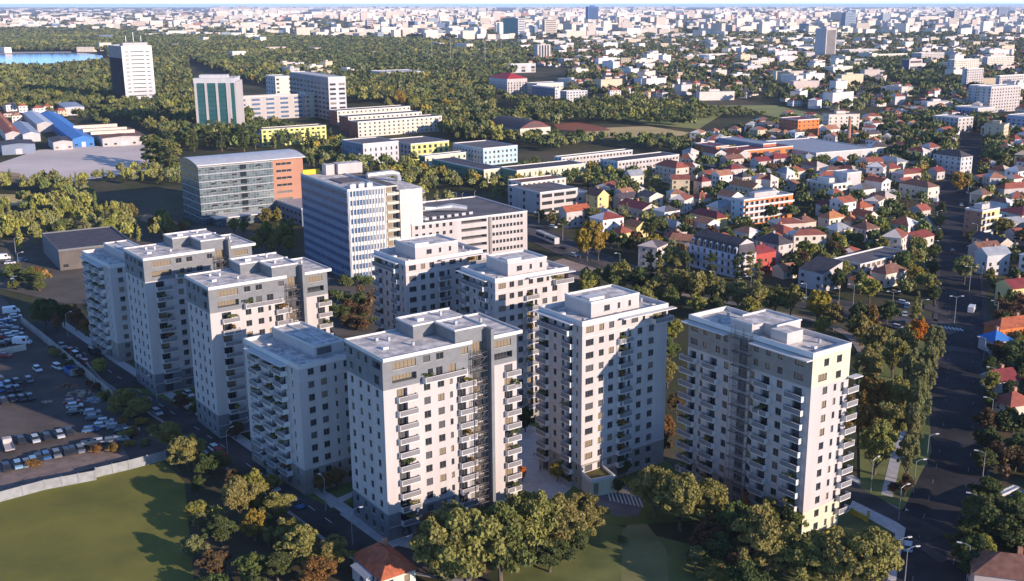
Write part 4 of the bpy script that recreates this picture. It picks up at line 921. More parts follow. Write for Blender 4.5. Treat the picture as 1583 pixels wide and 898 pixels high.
def hip_block(nx, ny, lx, rx, h, deg, label, wr, wl, roofm, rise, n, sp=3.4, name='house', cat='house', gable=None, ww=1.2, hh=1.4, group=None, auto=False, lm=None, minb=7, frame=None, chim=True, a=None, b=None):
    x, y, th, aa, bb = place(nx, ny, lx, rx, h, deg); aa = a or max(aa, minb); bb = b or max(bb, minb)
    B = Bld(name, label, cat, x, y, th, aa, bb, h, group)
    if auto: PENDING.append(B.root)
    B.facade('R', rows(aa, n, 2.9, .3, ww, hh, sp, .8), lambda s, z: wr); B.facade('L', rows(bb, n, 2.9, .3, ww, hh, sp+.4, .8), lambda s, z: wl); B.plain_back(wr)
    r = MB(); hip(r, 0, aa, 0, bb, h, rise, roofm, .5, gable, wr if gable else None); ro = r.build('roof', B.root)
    if chim: c = MB(); c.box(aa*.6, aa*.6+.9, bb*.6, bb*.6+.9, h+rise*.3, h+rise+.7, BRICK if roofm != RT_DRK else WHITE); c.build('chimney', ro)
    B.finish(wframe=frame)
    if lm: LAND.append((lm, *B.world((aa/2, bb/2, 0))[:2]))
    return B
hip_block(784, 122, 756, 815, 19, 33, 'white palace-like block with maroon roof and tall portico piers', WHITE, LGREY, mat('bright_red_roof', (.45,.04,.05), .6, .08, .3), 6, 5, 4, 'palace_building', 'building', ww=1.8, hh=2, lm='the maroon-roofed palace', chim=False)
flat_block(830, 129, 815, 871, 14, 33, 'cream stepped block right of the maroon-roofed palace', CREAMW, LGREY, ROOFM, 3, 3.4, 1.8, 1.6, 5)
flat_block(858, 136, 823, 866, 12, 33, 'blue-grey shaded low office below the cream stepped block', LGREY, BLUEG, ROOFM, 3, 3.4, 2, 1.6, 5, name='office_block', b=50)
flat_block(876, 141, 866, 908, 13, 33, 'pale office with small square windows right of the blue-grey low office', LGREY, WHITE, ROOFM, 4, 3, 1.6, 1.6, 3.6, name='office_block')
flat_block(598, 112, 572, 660, 12, 33, 'white low embassy building among the woods above the cream slabs', WHITE, LGREY, ROOFM, 2, 4, 2, 2, 7, name='public_building')
flat_block(690, 112, 670, 712, 9, 33, 'small white pavilion building at the edge of the woods', CREAMW, LGREY, RT_GRY, 1, 4, 2, 2, 7, name='public_building')
flat_block(790, 99, 785, 828, 14, 30, 'pale building with coloured panels beyond the maroon-roofed palace', LGREY, WHITE, ROOFM, 2, 5, 7, 3.5, 12, name='public_building')
# upper left industrial group
def shed(nx, ny, lx, rx, h, deg, label, wr, wl, roofm, rise, name='warehouse', n=0, lm=None, gable=True, b=None):
    x, y, th, a, bb = place(nx, ny, lx, rx, h, deg); bb = b or bb; B = Bld(name, label, 'warehouse', x, y, th, a, bb, h)
    B.facade('R', rows(a, 1, 3, .3, 2.2, 1.4, 6) if n else [], lambda s, z: wr); B.facade('L', rows(bb, 1, 3, .3, 2.2, 1.4, 6) if n else [], lambda s, z: wl); B.plain_back(wr)
    r = MB(); x0, x1 = -.4, a+.4
    r.face([(x1,-.4,h),(x1,bb+.4,h),(a/2,bb+.4,h+rise),(a/2,-.4,h+rise)], roofm); r.face([(x0,bb+.4,h),(x0,-.4,h),(a/2,-.4,h+rise),(a/2,bb+.4,h+rise)], roofm); r.face([(x0,-.38,h),(x1,-.38,h),(a/2,-.38,h+rise-.05)], wr); r.face([(x1,bb,h),(x0,bb,h),(a/2,bb,h+rise-.05)], wr)
    r.build('roof', B.root)
    d = MB(); d.box(a*.4, a*.6, -.12, -.01, 0, min(4, h-.5), LGREY); d.build('loading_door', B.root)
    B.finish()
    if lm: LAND.append((lm, *B.world((a/2, bb/2, 0))[:2]))
BLW = wcol('blue_sheet_wall', (.06,.20,.50))
shed(112, 215, 60, 145, 6.5, 30, 'long blue metal warehouse beside the concrete yard', BLW, BLW, RT_BLU, 2.2, n=1, lm='the blue warehouse')
shed(82, 220, 52, 112, 6, 30, 'white low warehouse with dark roof left of the blue warehouse', WHITE, LGREY, RT_DRK, 1.2, n=1, b=34)
shed(158, 214, 96, 226, 6.5, 30, 'wide white factory hall with ridged roof right of the blue warehouse', WHITE, LGREY, RT_BRN, 1.0, 'factory_hall', 1, 'the white factory hall', b=70)
for i_, (px_, py_) in enumerate(((140,203),(128,199),(113,194))):
    x_, y_, th_, a_, b__ = place(px_, py_, None, px_+68, 10, 30)
    q_ = MB(); q_.box(0, a_, 0, 4, 0, 2.6, CREAMW, RT_BRN); o_ = q_.build('roof_monitor', None, (x_, y_, 7.2), th_); tag(o_, ('nearest','middle','rearmost')[i_]+' long raised rooflight on the white factory hall', 'rooflight', 'rooflights on the white factory hall')
shed(57, 192, 36, 82, 7, 30, 'white gabled warehouse above the blue warehouse', WHITE, LGREY, mat('pale_metal_roof', (.5,.5,.5)), 2)
shed(35, 208, 18, 62, 6, 30, 'light grey shed with pale roof left of the blue warehouse', LGREY, GREYR, RT_GRY, 2)
shed(2, 225, -40, 54, 7, 30, 'dark grey shed at the left edge of the concrete yard', BLUEG, BLUEG, RT_DRK, 1, b=30)
shed(8, 207, -30, 32, 6, 30, 'small red-roofed shed near the left edge', WHITE, LGREY, RT_RED, 2)
shed(8, 198, -20, 22, 6, 30, 'white-walled shed with rusty roof at the far left', WHITE, LGREY, RT_ORG, 2)
shed(100, 166, 88, 130, 8, 30, 'grey flat shed among autumn trees near the tall white tower', LGREY, GREYR, RT_GRY, .5)
flat_block(90, 386, 64, 205, 9, 33, 'windowless hall, shade painted into its dark walls and roof, behind the leftmost low tower', mat('shade_painted_wall',(.13,.11,.10),.8,.1,.2), GREYD, RT_DRK, 1, 3, 2, 1.5, 99, name='hall_building', lm='the shadowed hall', spl=0)  # deep shadow is put into the dark wall and roof colours
#==PART4==
# ------------------------------------------------------------------ houses with measured roof corners
RC = {'red': (mat('clay_red_roof', (.33,.10,.068), .8, .12, .6), 'red'), 'org': (RT_ORG, 'orange'), 'mar': (RT_MAR, 'maroon'), 'gry': (RT_GRY, 'grey'), 'drk': (RT_DRK, 'dark'), 'brn': (RT_BRN, 'brown'), 'blu': (RT_BLU, 'blue'), 'tile': (RT_RED, 'red tiled')}
WCOL = {'w': (WHITE, 'white'), 'c': (CREAMW, 'cream'), 'y': (YELR, 'yellow'), 'p': (PINK, 'pink'), 'o': (ORNR, 'orange'), 'g': (LGREY, 'grey'), 'b': (BEIGE, 'beige'), 'r': (mat('red_render', (.45,.08,.06), .8, .08, .2), 'red')}
GH = 'houses of the villa quarter'
HL = [(876,328,866,912,8,33,'tile','w'),(924,304,906,940,9,33,'brn','y'),(937,334,912,954,5.5,33,'gry','w'),(959,361,943,980,4.5,33,'red','y'),(984,352,966,996,5,33,'org','y'),
 (960,308,948,986,5.5,33,'drk','w'),(993,324,956,1018,5,33,'mar','b'),(1045,260,1013,1065,10,33,'red','b'),(1085,281,1074,1098,8,33,'mar','p'),(1081,307,1068,1100,4.5,33,'red','c'),
 (1164,291,1128,1176,7,33,'org','c'),(1108,338,1067,1119,5.5,33,'mar','y'),(1045,353,1005,1052,4,33,'gry','w'),(1048,370,1026,1063,4,33,'red','w'),(1211,361,1180,1234,7,33,'red','c'),
 (1204,379,1168,1226,9,36,'drk','w'),(1169,393,1148,1200,8,36,'mar','r'),(1240,370,1231,1256,4,33,'gry','p'),(1282,338,1267,1306,6.5,33,'org','c'),(1315,342,1304,1329,5,33,'org','c'),(1341,336,1316,1356,7,33,'tile','c'),
 (1340,355,1316,1360,6,33,'brn','w'),(1370,424,1358,1402,5.5,36,'brn','c'),(1334,436,1324,1350,3.6,36,'org','c'),(1403,227,1374,1416,6,33,'red','c'),(1424,231,1416,1435,5,33,'org','c'),(1387,251,1351,1404,6.5,33,'gry','c'),
 (1486,243,1443,1504,12,33,'drk','g'),(1347,285,1331,1375,5,33,'red','o'),(1435,290,1390,1452,8,33,'brn','c'),(1449,266,1437,1461,5,33,'mar','w'),(1416,268,1407,1428,5,33,'mar','w'),(1425,326,1412,1435,4.5,33,'red','w'),
 (1553,292,1540,1615,8,36,'red','w'),(1580,333,1541,1625,7,36,'mar','c'),(1560,346,1556,1602,4,36,'gry','w'),(1572,364,1553,1620,5,36,'red','p'),(1545,378,1503,1562,6,36,'drk','b'),(1515,386,1504,1548,6,36,'brn','p'),(1527,395,1519,1562,8.5,36,'gry','g'),
 (1566,447,1540,1605,8,36,'mar','y'),(1546,509,1535,1612,5.5,36,'tile','o'),(1538,529,1533,1558,4,36,'blu','w'),(1545,591,1539,1573,3.2,36,'mar','g'),(1562,629,1550,1600,4.5,36,'red','c'),(1508,881,1502,1606,6,36,'brn','p'),
 (1140,239,1118,1160,8,33,'tile','w'),(1173,250,1160,1192,8,33,'mar','w'),(1196,246,1190,1224,7,33,'mar','w'),(1222,266,1209,1245,5,33,'red','c'),(1246,246,1231,1266,5,33,'gry','y'),(1148,274,1135,1160,7,33,'drk','w'),
 (1130,262,1122,1146,8,33,'mar','w'),(1125,247,1113,1150,7,33,'brn','p'),(1277,318,1262,1306,6,33,'mar','w'),(1310,316,1300,1322,6,33,'mar','p'),(1330,322,1318,1350,5,33,'tile','w'),(1240,345,1228,1262,5,33,'brn','b')]
for q in HL:
    if q[0] > 1500 and q[0] not in (1508,): q = q[:5]+(20,)+q[6:]
    if q[0] == 1508: q = (1507,886,1500,1625,5.5,-16,'brn','p')
    rm, rn = RC[q[6]]; wm, wn = WCOL[q[7]]; n = max(1, int((q[4]-.2)//2.9))
    wl = LGREY if q[7] == 'w' else wm
    hip_block(*q[:6], f'{wn} house with {rn} roof', wm, wl, rm, 2.6 if q[4] < 9 else 3.4, n, group=GH, auto=True, gable=(q[0]*7 % 3 == 0))
# small house at the lower edge, nearest of all
hip_block(590, 896, 546, 642, 3.2, 36, 'small old house with orange-red tiled roof and white chimney below the frontmost tower', CREAMW, LGREY, RT_RED, 3.0, 1, gable=False, lm='the small red-roofed house', cat='house')
slope_house(566, 895, 544, 576, 2.6, 36, 'tiny grey-roofed shed beside the small orange-red roofed house', LGREY, LGREY, RT_GRY, .5, 1, name='shed', cat='shed')
for q, lb in (((1560,694,1552,1604,2.6),'upper blue tarpaulin-covered shed at the right edge'), ((1572,772,1560,1606,2.6),'lower blue tarpaulin-covered shed at the right edge')):
    flat_block(*q, 36, lb, BLUEG, BLUEG, RT_BLU, 1, 2.4, 1, 1, 9, name='shed', cat='shed', par=.1, trim=RT_BLU)
flat_block(1526, 775, 1517, 1576, 3, 36, 'grey-green roofed garage beside the boulevard lamp', STONE, STONE, RT_GRY, 1, 2.4, 2, 1.6, 5, name='garage', cat='garage', par=.1)
# green-roofed pavilion and its lower planters
def pavilion():
    x, y = un(905, 742, 4.2); th = rad(36); P_ = lambda *a: un(*a)
    c = un(913, 741, 4.4); B = Bld('pavilion', 'low white pavilion with planted green roof in the tower courtyard', 'pavilion', c[0], c[1], rad(24), 6.0, 14.5, 4.4)
    B.facade('R', [('w', .8, .4, 1.2, 2.8, 1)], lambda s, z: CREAM); B.facade('L', [], lambda s, z: WHITE); B.plain_back(WHITE)
    roof_slab(B, 3.9, .5, m=mat('sedum_roof', (.16,.11,.035), .95, .0, .9, col2=(.07,.085,.025), detail=7))
    B.finish(); LAND.append(('the green-roofed pavilion', *B.world((3,7,0))[:2]))
    for (px, py, a, b_, lb) in ((878,745,3.6,9,'nearer'),(853,714,3.4,9,'farther')):
        u = un(px, py, 1.4); q = MB(); q.box(0,a,0,b_,0,1.3,CONC); q.box(.25,a-.25,.25,b_-.25,1.303,1.42,MATS['sedum_roof']); o = q.build('raised_planter', None, (*u,0), rad(24)); tag(o, lb+' raised brown planted bed beside the green-roofed pavilion', 'planter', 'raised beds by the pavilion'); FOOT.append((u[0], u[1]+4, 4))
pavilion()
# walls and fences
def wall_line(name, pts, h, t, m, label, cat, cap=None):
    b = MB()
    for p, q in zip(pts, pts[1:]):
        d = math.hypot(q[0]-p[0], q[1]-p[1]); nx, ny = -(q[1]-p[1])/d*t/2, (q[0]-p[0])/d*t/2
        b.prism([(p[0]-nx,p[1]-ny),(q[0]-nx,q[1]-ny),(q[0]+nx,q[1]+ny),(p[0]+nx,p[1]+ny)], -.1, h, m)
    o = thing(name, label, cat); b.build('panel', o)
    c = MB(); n = 0
    for p, q in zip(pts, pts[1:]):
        d = math.hypot(q[0]-p[0], q[1]-p[1]); k = max(1, int(d/3.2))
        for i in range(k+1):
            x, y = p[0]+(q[0]-p[0])*i/k, p[1]+(q[1]-p[1])*i/k; pm = MB(); pm.box(-.12,.12,-.12-t/2,.12+t/2,0,h+.15,m); 
            if n < 60: pm.build('post', o, (x,y,0), math.atan2(q[1]-p[1], q[0]-p[0])); n += 1
    return o
FM = mat('grey_fence_panel', (.29,.30,.31), .8, .10, .5)
wall_line('fence', [un(-60,792), un(0,776), un(70,757), un(148,742), un(149,738), un(200,726), un(256,711)], 2.4, .08, FM, 'grey panel fence with a kink between the car lot and grass field', 'fence')
wall_line('boundary_wall', [un(34,500), un(85,541), un(150,596), un(176,618)], 2.6, .25, CONC, 'long pale concrete wall between the car lot and the street', 'wall')
wall_line('boundary_wall', [un(98,535), un(130,560), un(158,592), un(163,604)], .9, .4, PAVE, 'low white retaining wall edging the street below the leftmost low tower', 'wall')
wall_line('boundary_wall', [un(-10,551), un(40,541)], 2.0, .3, CREAMW, 'short cream wall inside the car lot beside the white van', 'wall')
wall_line('hedge_fence', [un(1244,850), un(1284,828), un(1290,822)], 1.4, .2, mat('yellow_garden_wall', (.42,.34,.04), .9, .1, .5), 'yellow garden wall at the foot of the cream-ended tower', 'wall')
wall_line('garden_wall', [un(1316,795), un(1340,808), un(1342,800)], 1.4, .3, MATS['yellow_garden_wall'], 'short yellow wall on the lawn beside the side lane', 'wall')
wall_line('boundary_wall', [un(978,422), un(1030,438), un(1080,446)], 1.8, .2, STONE, 'dark grey wall along the tram boulevard below the poplars', 'wall')

# ------------------------------------------------------------------ far towers and slabs that stand out
def far_tower(lx, nx, rx, top, base, label, wr, wl, name='tower_block', deg=36, roof=None, style=0):
    x, y = un(nx, base); lo, hi = 0., 250.
    for _ in range(40):
        m = (lo+hi)/2
        if pr(x, y, m)[1] > top: lo = m
        else: hi = m
    h = lo; a = fit(nx, pr(x,y,h)[1], rx, h, deg); b_ = max(10, fit(nx, pr(x,y,h)[1], lx, h, deg+90)) if lx else 14
    FOOT.append((x, y, 25)); c, s_ = math.cos(rad(deg)), math.sin(rad(deg))
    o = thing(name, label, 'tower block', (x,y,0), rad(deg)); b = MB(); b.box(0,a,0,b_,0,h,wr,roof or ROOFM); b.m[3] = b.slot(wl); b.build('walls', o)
    n = min(24, max(3, int(h/7))); 
    for i in range(n):
        q = MB(); z = (i+.35)*h/n; 
        if style == 0: q.box(a*.08, a*.92, -.4, -.02, z, z+h/n*.38, GLASS3)
        else: q.box(a*(.08+.84*(i+.25)/n), a*(.08+.84*(i+.7)/n), -.4, -.02, h*.06, h*.95, GLASS)
        q.build('window_band', o)
    q = MB(); q.box(a*.3, a*.7, b_*.3, b_*.6, h, h+h*.07, wr); q.build('roof_house', o)
far_tower(1258, 1275, 1291, 44, 91, 'slim tall tower with white edges and dark glass centre in the far city', WHITE, LGREY, style=1)
far_tower(905, 909, 925, 10, 36, 'blue glass tower on the horizon right of the grey block tower', wcol('blue_glass_tower',(.06,.14,.34)), wcol('blue_glass_tower',(.06,.14,.34)), style=1)
far_tower(778, 801, 812, 28, 58, 'green-blue glass tower above the maroon-roofed palace', LGREY, wcol('green_glass_tower',(.10,.27,.28)))
far_tower(838, 842, 861, 30, 56, 'grey concrete tower block right of the green-blue glass tower', BEIGE, GREYR)
far_tower(1299, 1306, 1322, 19, 45, 'grey-blue tower behind the slim white-edged tower', wcol('greyblue_tower',(.25,.32,.42)), BLUEG)
far_tower(1465, 1474, 1483, 17, 37, 'white and blue tower on the horizon in the right part of the city', WHITE, BLUEG)
far_tower(1540, 1543, 1557, 11, 29, 'slate blue tower on the horizon near the right edge', BLUEG, GREYR)
far_tower(566, 568, 577, 30, 45, 'white slab tower in the far city above the woods', WHITE, LGREY)
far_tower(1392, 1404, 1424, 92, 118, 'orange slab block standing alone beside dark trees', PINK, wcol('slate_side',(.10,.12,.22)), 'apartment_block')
far_tower(826, 831, 851, 69, 93, 'white arch-like monument gate beside the green-blue glass tower', WHITE, LGREY, 'monument', style=1)
SL = [(1533,134,1511,1579,26,'white slab with violet panel, largest of the right edge slabs'),(1513,132,1498,1540,24,'white slab with red panel left of the violet-panelled slab'),(1512,167,1476,1538,12,'low blue-shaded slab in front of the violet-panelled slab'),
 (1603,181,1557,1640,15,'shaded blue-grey slab at the right edge near the boulevard end'),(1496,106,1488,1521,28,'cream balconied slab left of the red-panelled slab'),(1476,92,1465,1514,26,'cream staggered slab topmost left of the slab group'),(1546,117,1540,1602,22,'long white slab behind the violet-panelled slab'),
 (1527,88,1520,1568,22,'white vertical-striped slab behind the long white slab'),(1313,77,1299,1358,17,'cream stepped slab right of the slim white-edged tower'),(1357,84,1351,1403,14,'pale slab between the stepped slab and the orange block'),(1482,182,1443,1505,13,'white flats with dark balconies before the low blue-shaded slab'),
 (1232,73,1226,1258,13,'red-brown and white slab left of the slim white-edged tower'),(1425,82,1410,1460,20,'pinkish slab right behind the orange block'),(1083,84,1076,1130,11,'long cream office with brown roof among the villas'),(1146,98,1133,1164,12,'grey striped office right of the brown-roofed cream office'),(1162,94,1158,1190,16,'white striped office block above the villas')]
SLG = [WHITE, LGREY, CREAMW, WHITE]
for i, q in enumerate(SL):
    flat_block(*q[:5], 33, q[5], SLG[i % 2*2], wcol('blue_shade_painted_wall', (.30,.36,.50)) if i in (2,3) else LGREY, ROOFM, max(3, int(q[4]/3.1)), 3.0, 1.8, 1.4, 4.2, cap=60, lm='the right-edge slabs' if i == 0 else None)  # two slabs have bluish shade put into their left wall colour
if True:
    for n_, px_, py_ in (('the tennis courts',900,198),('the dry field',1000,205),('the lake',60,95),('the boulevard crossing',1470,500),('the boulevard end',1490,240),('the demolition ground',540,470),('the scrub clearing',60,305),('the orchard',1080,178),('the slim far tower',1275,100),('the monument gate',830,95),('the brick chimney',1311,226),('the slab group',1500,130),('the woods edge',420,90),('the concrete yard',120,250),('the stadium lights',720,90)): LAND.append((n_, *un(px_, py_)))

# ------------------------------------------------------------------ procedural far houses and blocks
prng = random.Random(11); nr = np.random.default_rng(5)
def sample_poly(P, spacing, jit=.45):
    xs = [p[0] for p in P]; ys = [p[1] for p in P]; y = min(ys)
    while y < max(ys):
        x = min(xs)
        while x < max(xs):
            X = x+(prng.random()-.5)*2*jit*spacing; Y = y+(prng.random()-.5)*2*jit*spacing
            if inpoly(X, Y, P): yield X, Y
            x += spacing
        y += spacing
WALLC = [(.70,.63,.57),(.76,.71,.67),(.68,.61,.52),(.62,.52,.46),(.78,.75,.73),(.58,.48,.34),(.74,.69,.66),(.52,.50,.50)]; WALLN = ['cream','white','sandy','pink','white','ochre','white','grey']
ROFC = [(.34,.11,.07),(.26,.09,.065),(.38,.18,.11),(.20,.11,.09),(.10,.09,.10),(.33,.34,.37),(.24,.06,.05)]; ROFN = ['red','brick red','orange','brown','dark','grey','maroon']
BOXES = []     # (x, y, th, w, d, h, rise, wall, roof, wi, ri)
H1 = W((905,300),(1060,258),(1080,218),(1230,180),(1300,205),(1440,150),(1583,200),(1700,200),(1860,480),(1525,470),(1500,250),(1462,250),(1432,462),(1200,440),(1050,425),(925,400))
H2 = W((858,152),(890,108),(812,100),(800,66),(1000,58),(1640,58),(1700,200),(1440,150),(1310,182),(1200,157),(980,152))
H2b = W((-60,160),(60,170),(110,180),(100,210),(-60,215))
H5 = W((395,108),(540,108),(545,125),(440,130))
for P, sp, big in ((H1, 18.5, .05), (H2, 27, .22), (H5, 40, .5), (H2b, 30, .2)):
    for x, y in sample_poly(P, sp):
        wdt, dpt = prng.uniform(7,15), prng.uniform(6.5,10.5); h = prng.choice((3.5,5.5,6.5,7,9)); rise = prng.uniform(1.8,3.2)
        if prng.random() < big: wdt, dpt, h, rise = prng.uniform(16,46), prng.uniform(10,15), prng.uniform(9,18), 0
        if prng.random() < .12 or not free(x, y, max(wdt, dpt)*.5): continue
        if P is H2 and prng.random() < .15: continue
        FOOT.append((x, y, max(wdt, dpt)*.5)); wi, ri = prng.randrange(8), prng.choice((0,0,0,1,1,2,2,3,4,5,6)); th = rad(prng.choice((33,33,36,60,10,123)))+prng.gauss(0,.06)
        BOXES.append((x, y, th, wdt, dpt, h, rise, wi, ri))
def outside(x, y): return not (-25 < pr(x, y, 4)[0] < 1608 and pr(x, y, 8)[1] < 915)
HOUSE_BOX = sorted(BOXES, key=lambda q: (outside(q[0], q[1]), math.hypot(q[0], q[1])/(q[3]+q[5])))
WM = [mat('far_wall_%s%d' % (WALLN[i], i), WALLC[i], .85, .05, .2) for i in range(8)]; RM = [mat('far_roof_'+ROFN[i], ROFC[i], .85, .12, .3) for i in range(7)]
def simple_house(q):
    x, y, th, wdt, dpt, h, rise, wi, ri = q; flat = rise == 0
    c, s_ = math.cos(th), math.sin(th); X, Y = x-c*wdt/2+s_*dpt/2, y-s_*wdt/2-c*dpt/2
    desc = f'{WALLN[wi]} flat-roofed block' if flat else f'{WALLN[wi]} house with {ROFN[ri]} roof'
    o = thing('apartment_block' if flat else 'house', desc, 'apartment block' if flat else 'house', (X,Y,0), th, 'blocks of the villa quarter' if flat else GH, auto=True)
    b = MB(); b.box(0,wdt,0,dpt,0,h,WM[wi],ROOFM if flat else None); b.build('walls', o)
    r = MB()
    if flat: r.box(-.2,wdt+.2,-.2,dpt+.2,h,h+.5,WM[wi],ROOFM if ri > 3 else ROOFD); r.box(wdt*.3,wdt*.6,dpt*.3,dpt*.7,h+.5,h+2.6,WM[wi])
    else: hip(r, 0, wdt, 0, dpt, h, rise, RM[ri], .5, prng.random() < .35, WM[wi])
    r.build('roof', o); D = math.hypot(x, y)
    if D < 1100:
        n = max(1, int(h//2.9)); k = max(1, int(wdt/3.6)); me = window_mesh(1.2, 1.4, prng.choice((0,2)))
        for i in range(n):
            for j in range(min(k, 6)): link('window', me, o, (1.6+j*(wdt-3.2)/max(1,min(k,6)-1) if k > 1 else wdt/2, -.04, .9+i*2.9))
            for j in range(2): link('window', me, o, (-.04, dpt*(.3+.4*j), .9+i*2.9), -math.pi/2)
NIND = 300-len(HL)
for q in HOUSE_BOX[:NIND]: simple_house(q)
def boxes_mesh(name, L, label, roofm=None):
    V, col, uv = [], [], []
    for (x, y, th, wdt, dpt, h, rise, wc, rc) in L:
        c, s_ = math.cos(th), math.sin(th)
        def T(a, b, z): return (x+c*(a-wdt/2)-s_*(b-dpt/2), y+s_*(a-wdt/2)+c*(b-dpt/2), z)
        p = [(0,0),(wdt,0),(wdt,dpt),(0,dpt)]
        for i in range(4):
            a, b = p[i], p[(i+1) % 4]; L_ = wdt if i % 2 == 0 else dpt
            V += [T(*a,0), T(*b,0), T(*b,h), T(*a,h)]; col.append(wc); uv += [(0,0),(L_,0),(L_,h),(0,h)]
        if rise == 0:
            V += [T(0,0,h),T(wdt,0,h),T(wdt,dpt,h),T(0,dpt,h)]; col.append(rc); uv += [(0,0)]*4
        else:
            i = dpt/2 if wdt > dpt else wdt/2; m0, m1 = (min(i,wdt/2-.1), dpt/2), (wdt-min(i,wdt/2-.1), dpt/2)
            for f in ((p[0],p[1],m1,m0),(p[2],p[3],m0,m1)): V += [T(*f[0],h),T(*f[1],h),T(*f[2],h+rise),T(*f[3],h+rise)]; col.append(rc); uv += [(0,0)]*4
            for f in ((p[1],p[2],m1,m1),(p[3],p[0],m0,m0)): V += [T(*f[0],h),T(*f[1],h),T(*f[2],h+rise),T(f[3][0]+.01,f[3][1],h+rise)]; col.append(rc); uv += [(0,0)]*4
    me = quad_mesh(name, np.array(V), [attr_mat('far_facade', windows=True)], cols=[(*c_, 1) for c_ in col], uv=uv)
    o = link(name, me); kind(o, 'stuff', label); return o
rest = [(q[0],q[1],q[2],q[3],q[4],q[5],q[6],WALLC[q[7]],ROFC[q[8]] if q[6] else (.38,.36,.36)) for q in HOUSE_BOX[NIND:]]
boxes_mesh('distant_houses', rest, 'mass of small houses and low blocks between trees in the distance')
# the far city: slabs and towers out to the horizon
BL = []
def city(n, x0, x1, y0, y1, hl, ln, keep=lambda px, py: True):
    k = 0
    while k < n:
        px = prng.uniform(x0, x1); u = prng.random(); py = y0+(y1-y0)*u
        if not keep(px, py): k += 1; continue
        x, y = un(px, py); k += 1
        if not free(x, y, 22, False): continue
        D = math.hypot(x, y); f = 1.0+max(0, (D-6000)/9000)
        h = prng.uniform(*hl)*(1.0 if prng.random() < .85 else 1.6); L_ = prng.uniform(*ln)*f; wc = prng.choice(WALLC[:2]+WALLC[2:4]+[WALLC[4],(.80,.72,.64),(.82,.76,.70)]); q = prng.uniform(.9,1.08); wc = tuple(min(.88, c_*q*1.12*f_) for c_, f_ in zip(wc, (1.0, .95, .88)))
        if prng.random() < .07: wc = prng.choice(((.14,.20,.32),(.30,.36,.42),(.40,.20,.15)))
        BL.append((x, y, rad(prng.choice((33,33,36,123,123,60,5)))+prng.gauss(0,.05), L_, prng.uniform(12,17)*f, h, 0, wc, (.42,.40,.40)))
        FOOT.append((x, y, 18))
clus = lambda px, py: (math.sin(px*.021+1)+math.sin(px*.047+py*.35)+math.sin(py*.8+px*.01)) > -0.7
city(6200, 330, 1650, 11.6, 34, (22,38), (35,80), clus)
city(1700, 600, 1650, 30, 60, (12,32), (25,60), clus)
city(420, 1180, 1650, 46, 112, (14,30), (28,60), lambda px, py: px > 1290+(112-py)*-1.5 and clus(px, py) and px > 1250+py*1.4)
city(1000, -60, 420, 13, 46, (9,22), (25,60), lambda px, py: prng.random() < .75)
city(560, 200, 820, 34, 62, (9,22), (25,60), lambda px, py: prng.random() < .6)
city(60, -40, 800, 58, 95, (8,14), (25,50))
city(240, 420, 700, 11.5, 14.5, (16,30), (60,120))
BL.sort(key=lambda q: math.hypot(q[0], q[1])/(q[3]+q[5]))
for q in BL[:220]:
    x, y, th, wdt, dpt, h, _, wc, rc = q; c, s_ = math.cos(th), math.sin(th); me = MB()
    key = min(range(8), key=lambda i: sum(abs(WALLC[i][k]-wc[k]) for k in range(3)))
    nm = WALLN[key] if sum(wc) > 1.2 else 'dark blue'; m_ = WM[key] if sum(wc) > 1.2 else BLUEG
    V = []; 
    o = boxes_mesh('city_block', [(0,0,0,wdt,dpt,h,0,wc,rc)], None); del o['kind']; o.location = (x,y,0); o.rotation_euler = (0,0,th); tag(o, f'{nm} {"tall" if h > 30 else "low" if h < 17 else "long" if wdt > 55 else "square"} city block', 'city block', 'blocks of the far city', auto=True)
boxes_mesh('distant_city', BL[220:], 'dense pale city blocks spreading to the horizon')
#==PART5==
# ------------------------------------------------------------------ trees
def crown_mesh(shape, lod, seed):
    key = ('crown', shape, lod, seed)
    if key in MESHC: return MESHC[key]
    rng = np.random.default_rng(seed*7+11); n, sz = {0:(17000,.27),1:(6000,.42),2:(1900,.72)}[lod]; cl = []
    if shape == 'round':      # unit: about 10 m wide, 8 m tall, base at 0
        for k in range(9):
            d = rng.normal(size=3); d /= np.linalg.norm(d); d[2] = abs(d[2])*1.1-.35; q = rng.uniform(1.3,3.0); L0 = (d[0]*q, d[1]*q, 3.7+d[2]*2.6); lr = rng.uniform(1.0,1.9)
            for i in range(9):
                e = rng.normal(size=3); e /= np.linalg.norm(e); cl.append((L0[0]+e[0]*lr, L0[1]+e[1]*lr, max(.6, L0[2]+e[2]*lr*.85), rng.uniform(.3,.85)))
        cl += [(0,0,3.6,1.9),(0,0,2.2,1.5)]
    elif shape == 'poplar':   # 3.4 m wide, 16 m tall
        for i in range(26):
            t = rng.random(); w_ = 1.15*math.sin(math.pi*min(.97, .12+.86*t))**.6; a = rng.random()*6.3; cl.append((math.cos(a)*w_*.7, math.sin(a)*w_*.7, 1+14.5*t, .55+.6*rng.random()*w_))
        cl += [(0,0,z,.9) for z in (4,7,10)]; n = int(n*.7); sz *= .8
    elif shape == 'conifer':
        for i in range(40):
            t = rng.random()**.8; w_ = 3.1*(1-t)+.15; a = rng.random()*6.3; cl.append((math.cos(a)*w_*.75, math.sin(a)*w_*.75, .6+12*t, .25+.75*(1-t)))
        sz *= .7
    else:                     # shrub 4 m wide, 2.4 m tall
        for i in range(16): a = rng.random()*6.3; r = rng.random()**.5*1.5; cl.append((math.cos(a)*r, math.sin(a)*r, .5+rng.random()*1.2, .5+rng.random()*.4))
        n = int(n*.3); sz *= .6
    V, t = leaf_cloud(rng, cl, n, sz); MESHC[key] = quad_mesh('crown', V, [L_OLIVE], t); return MESHC[key]
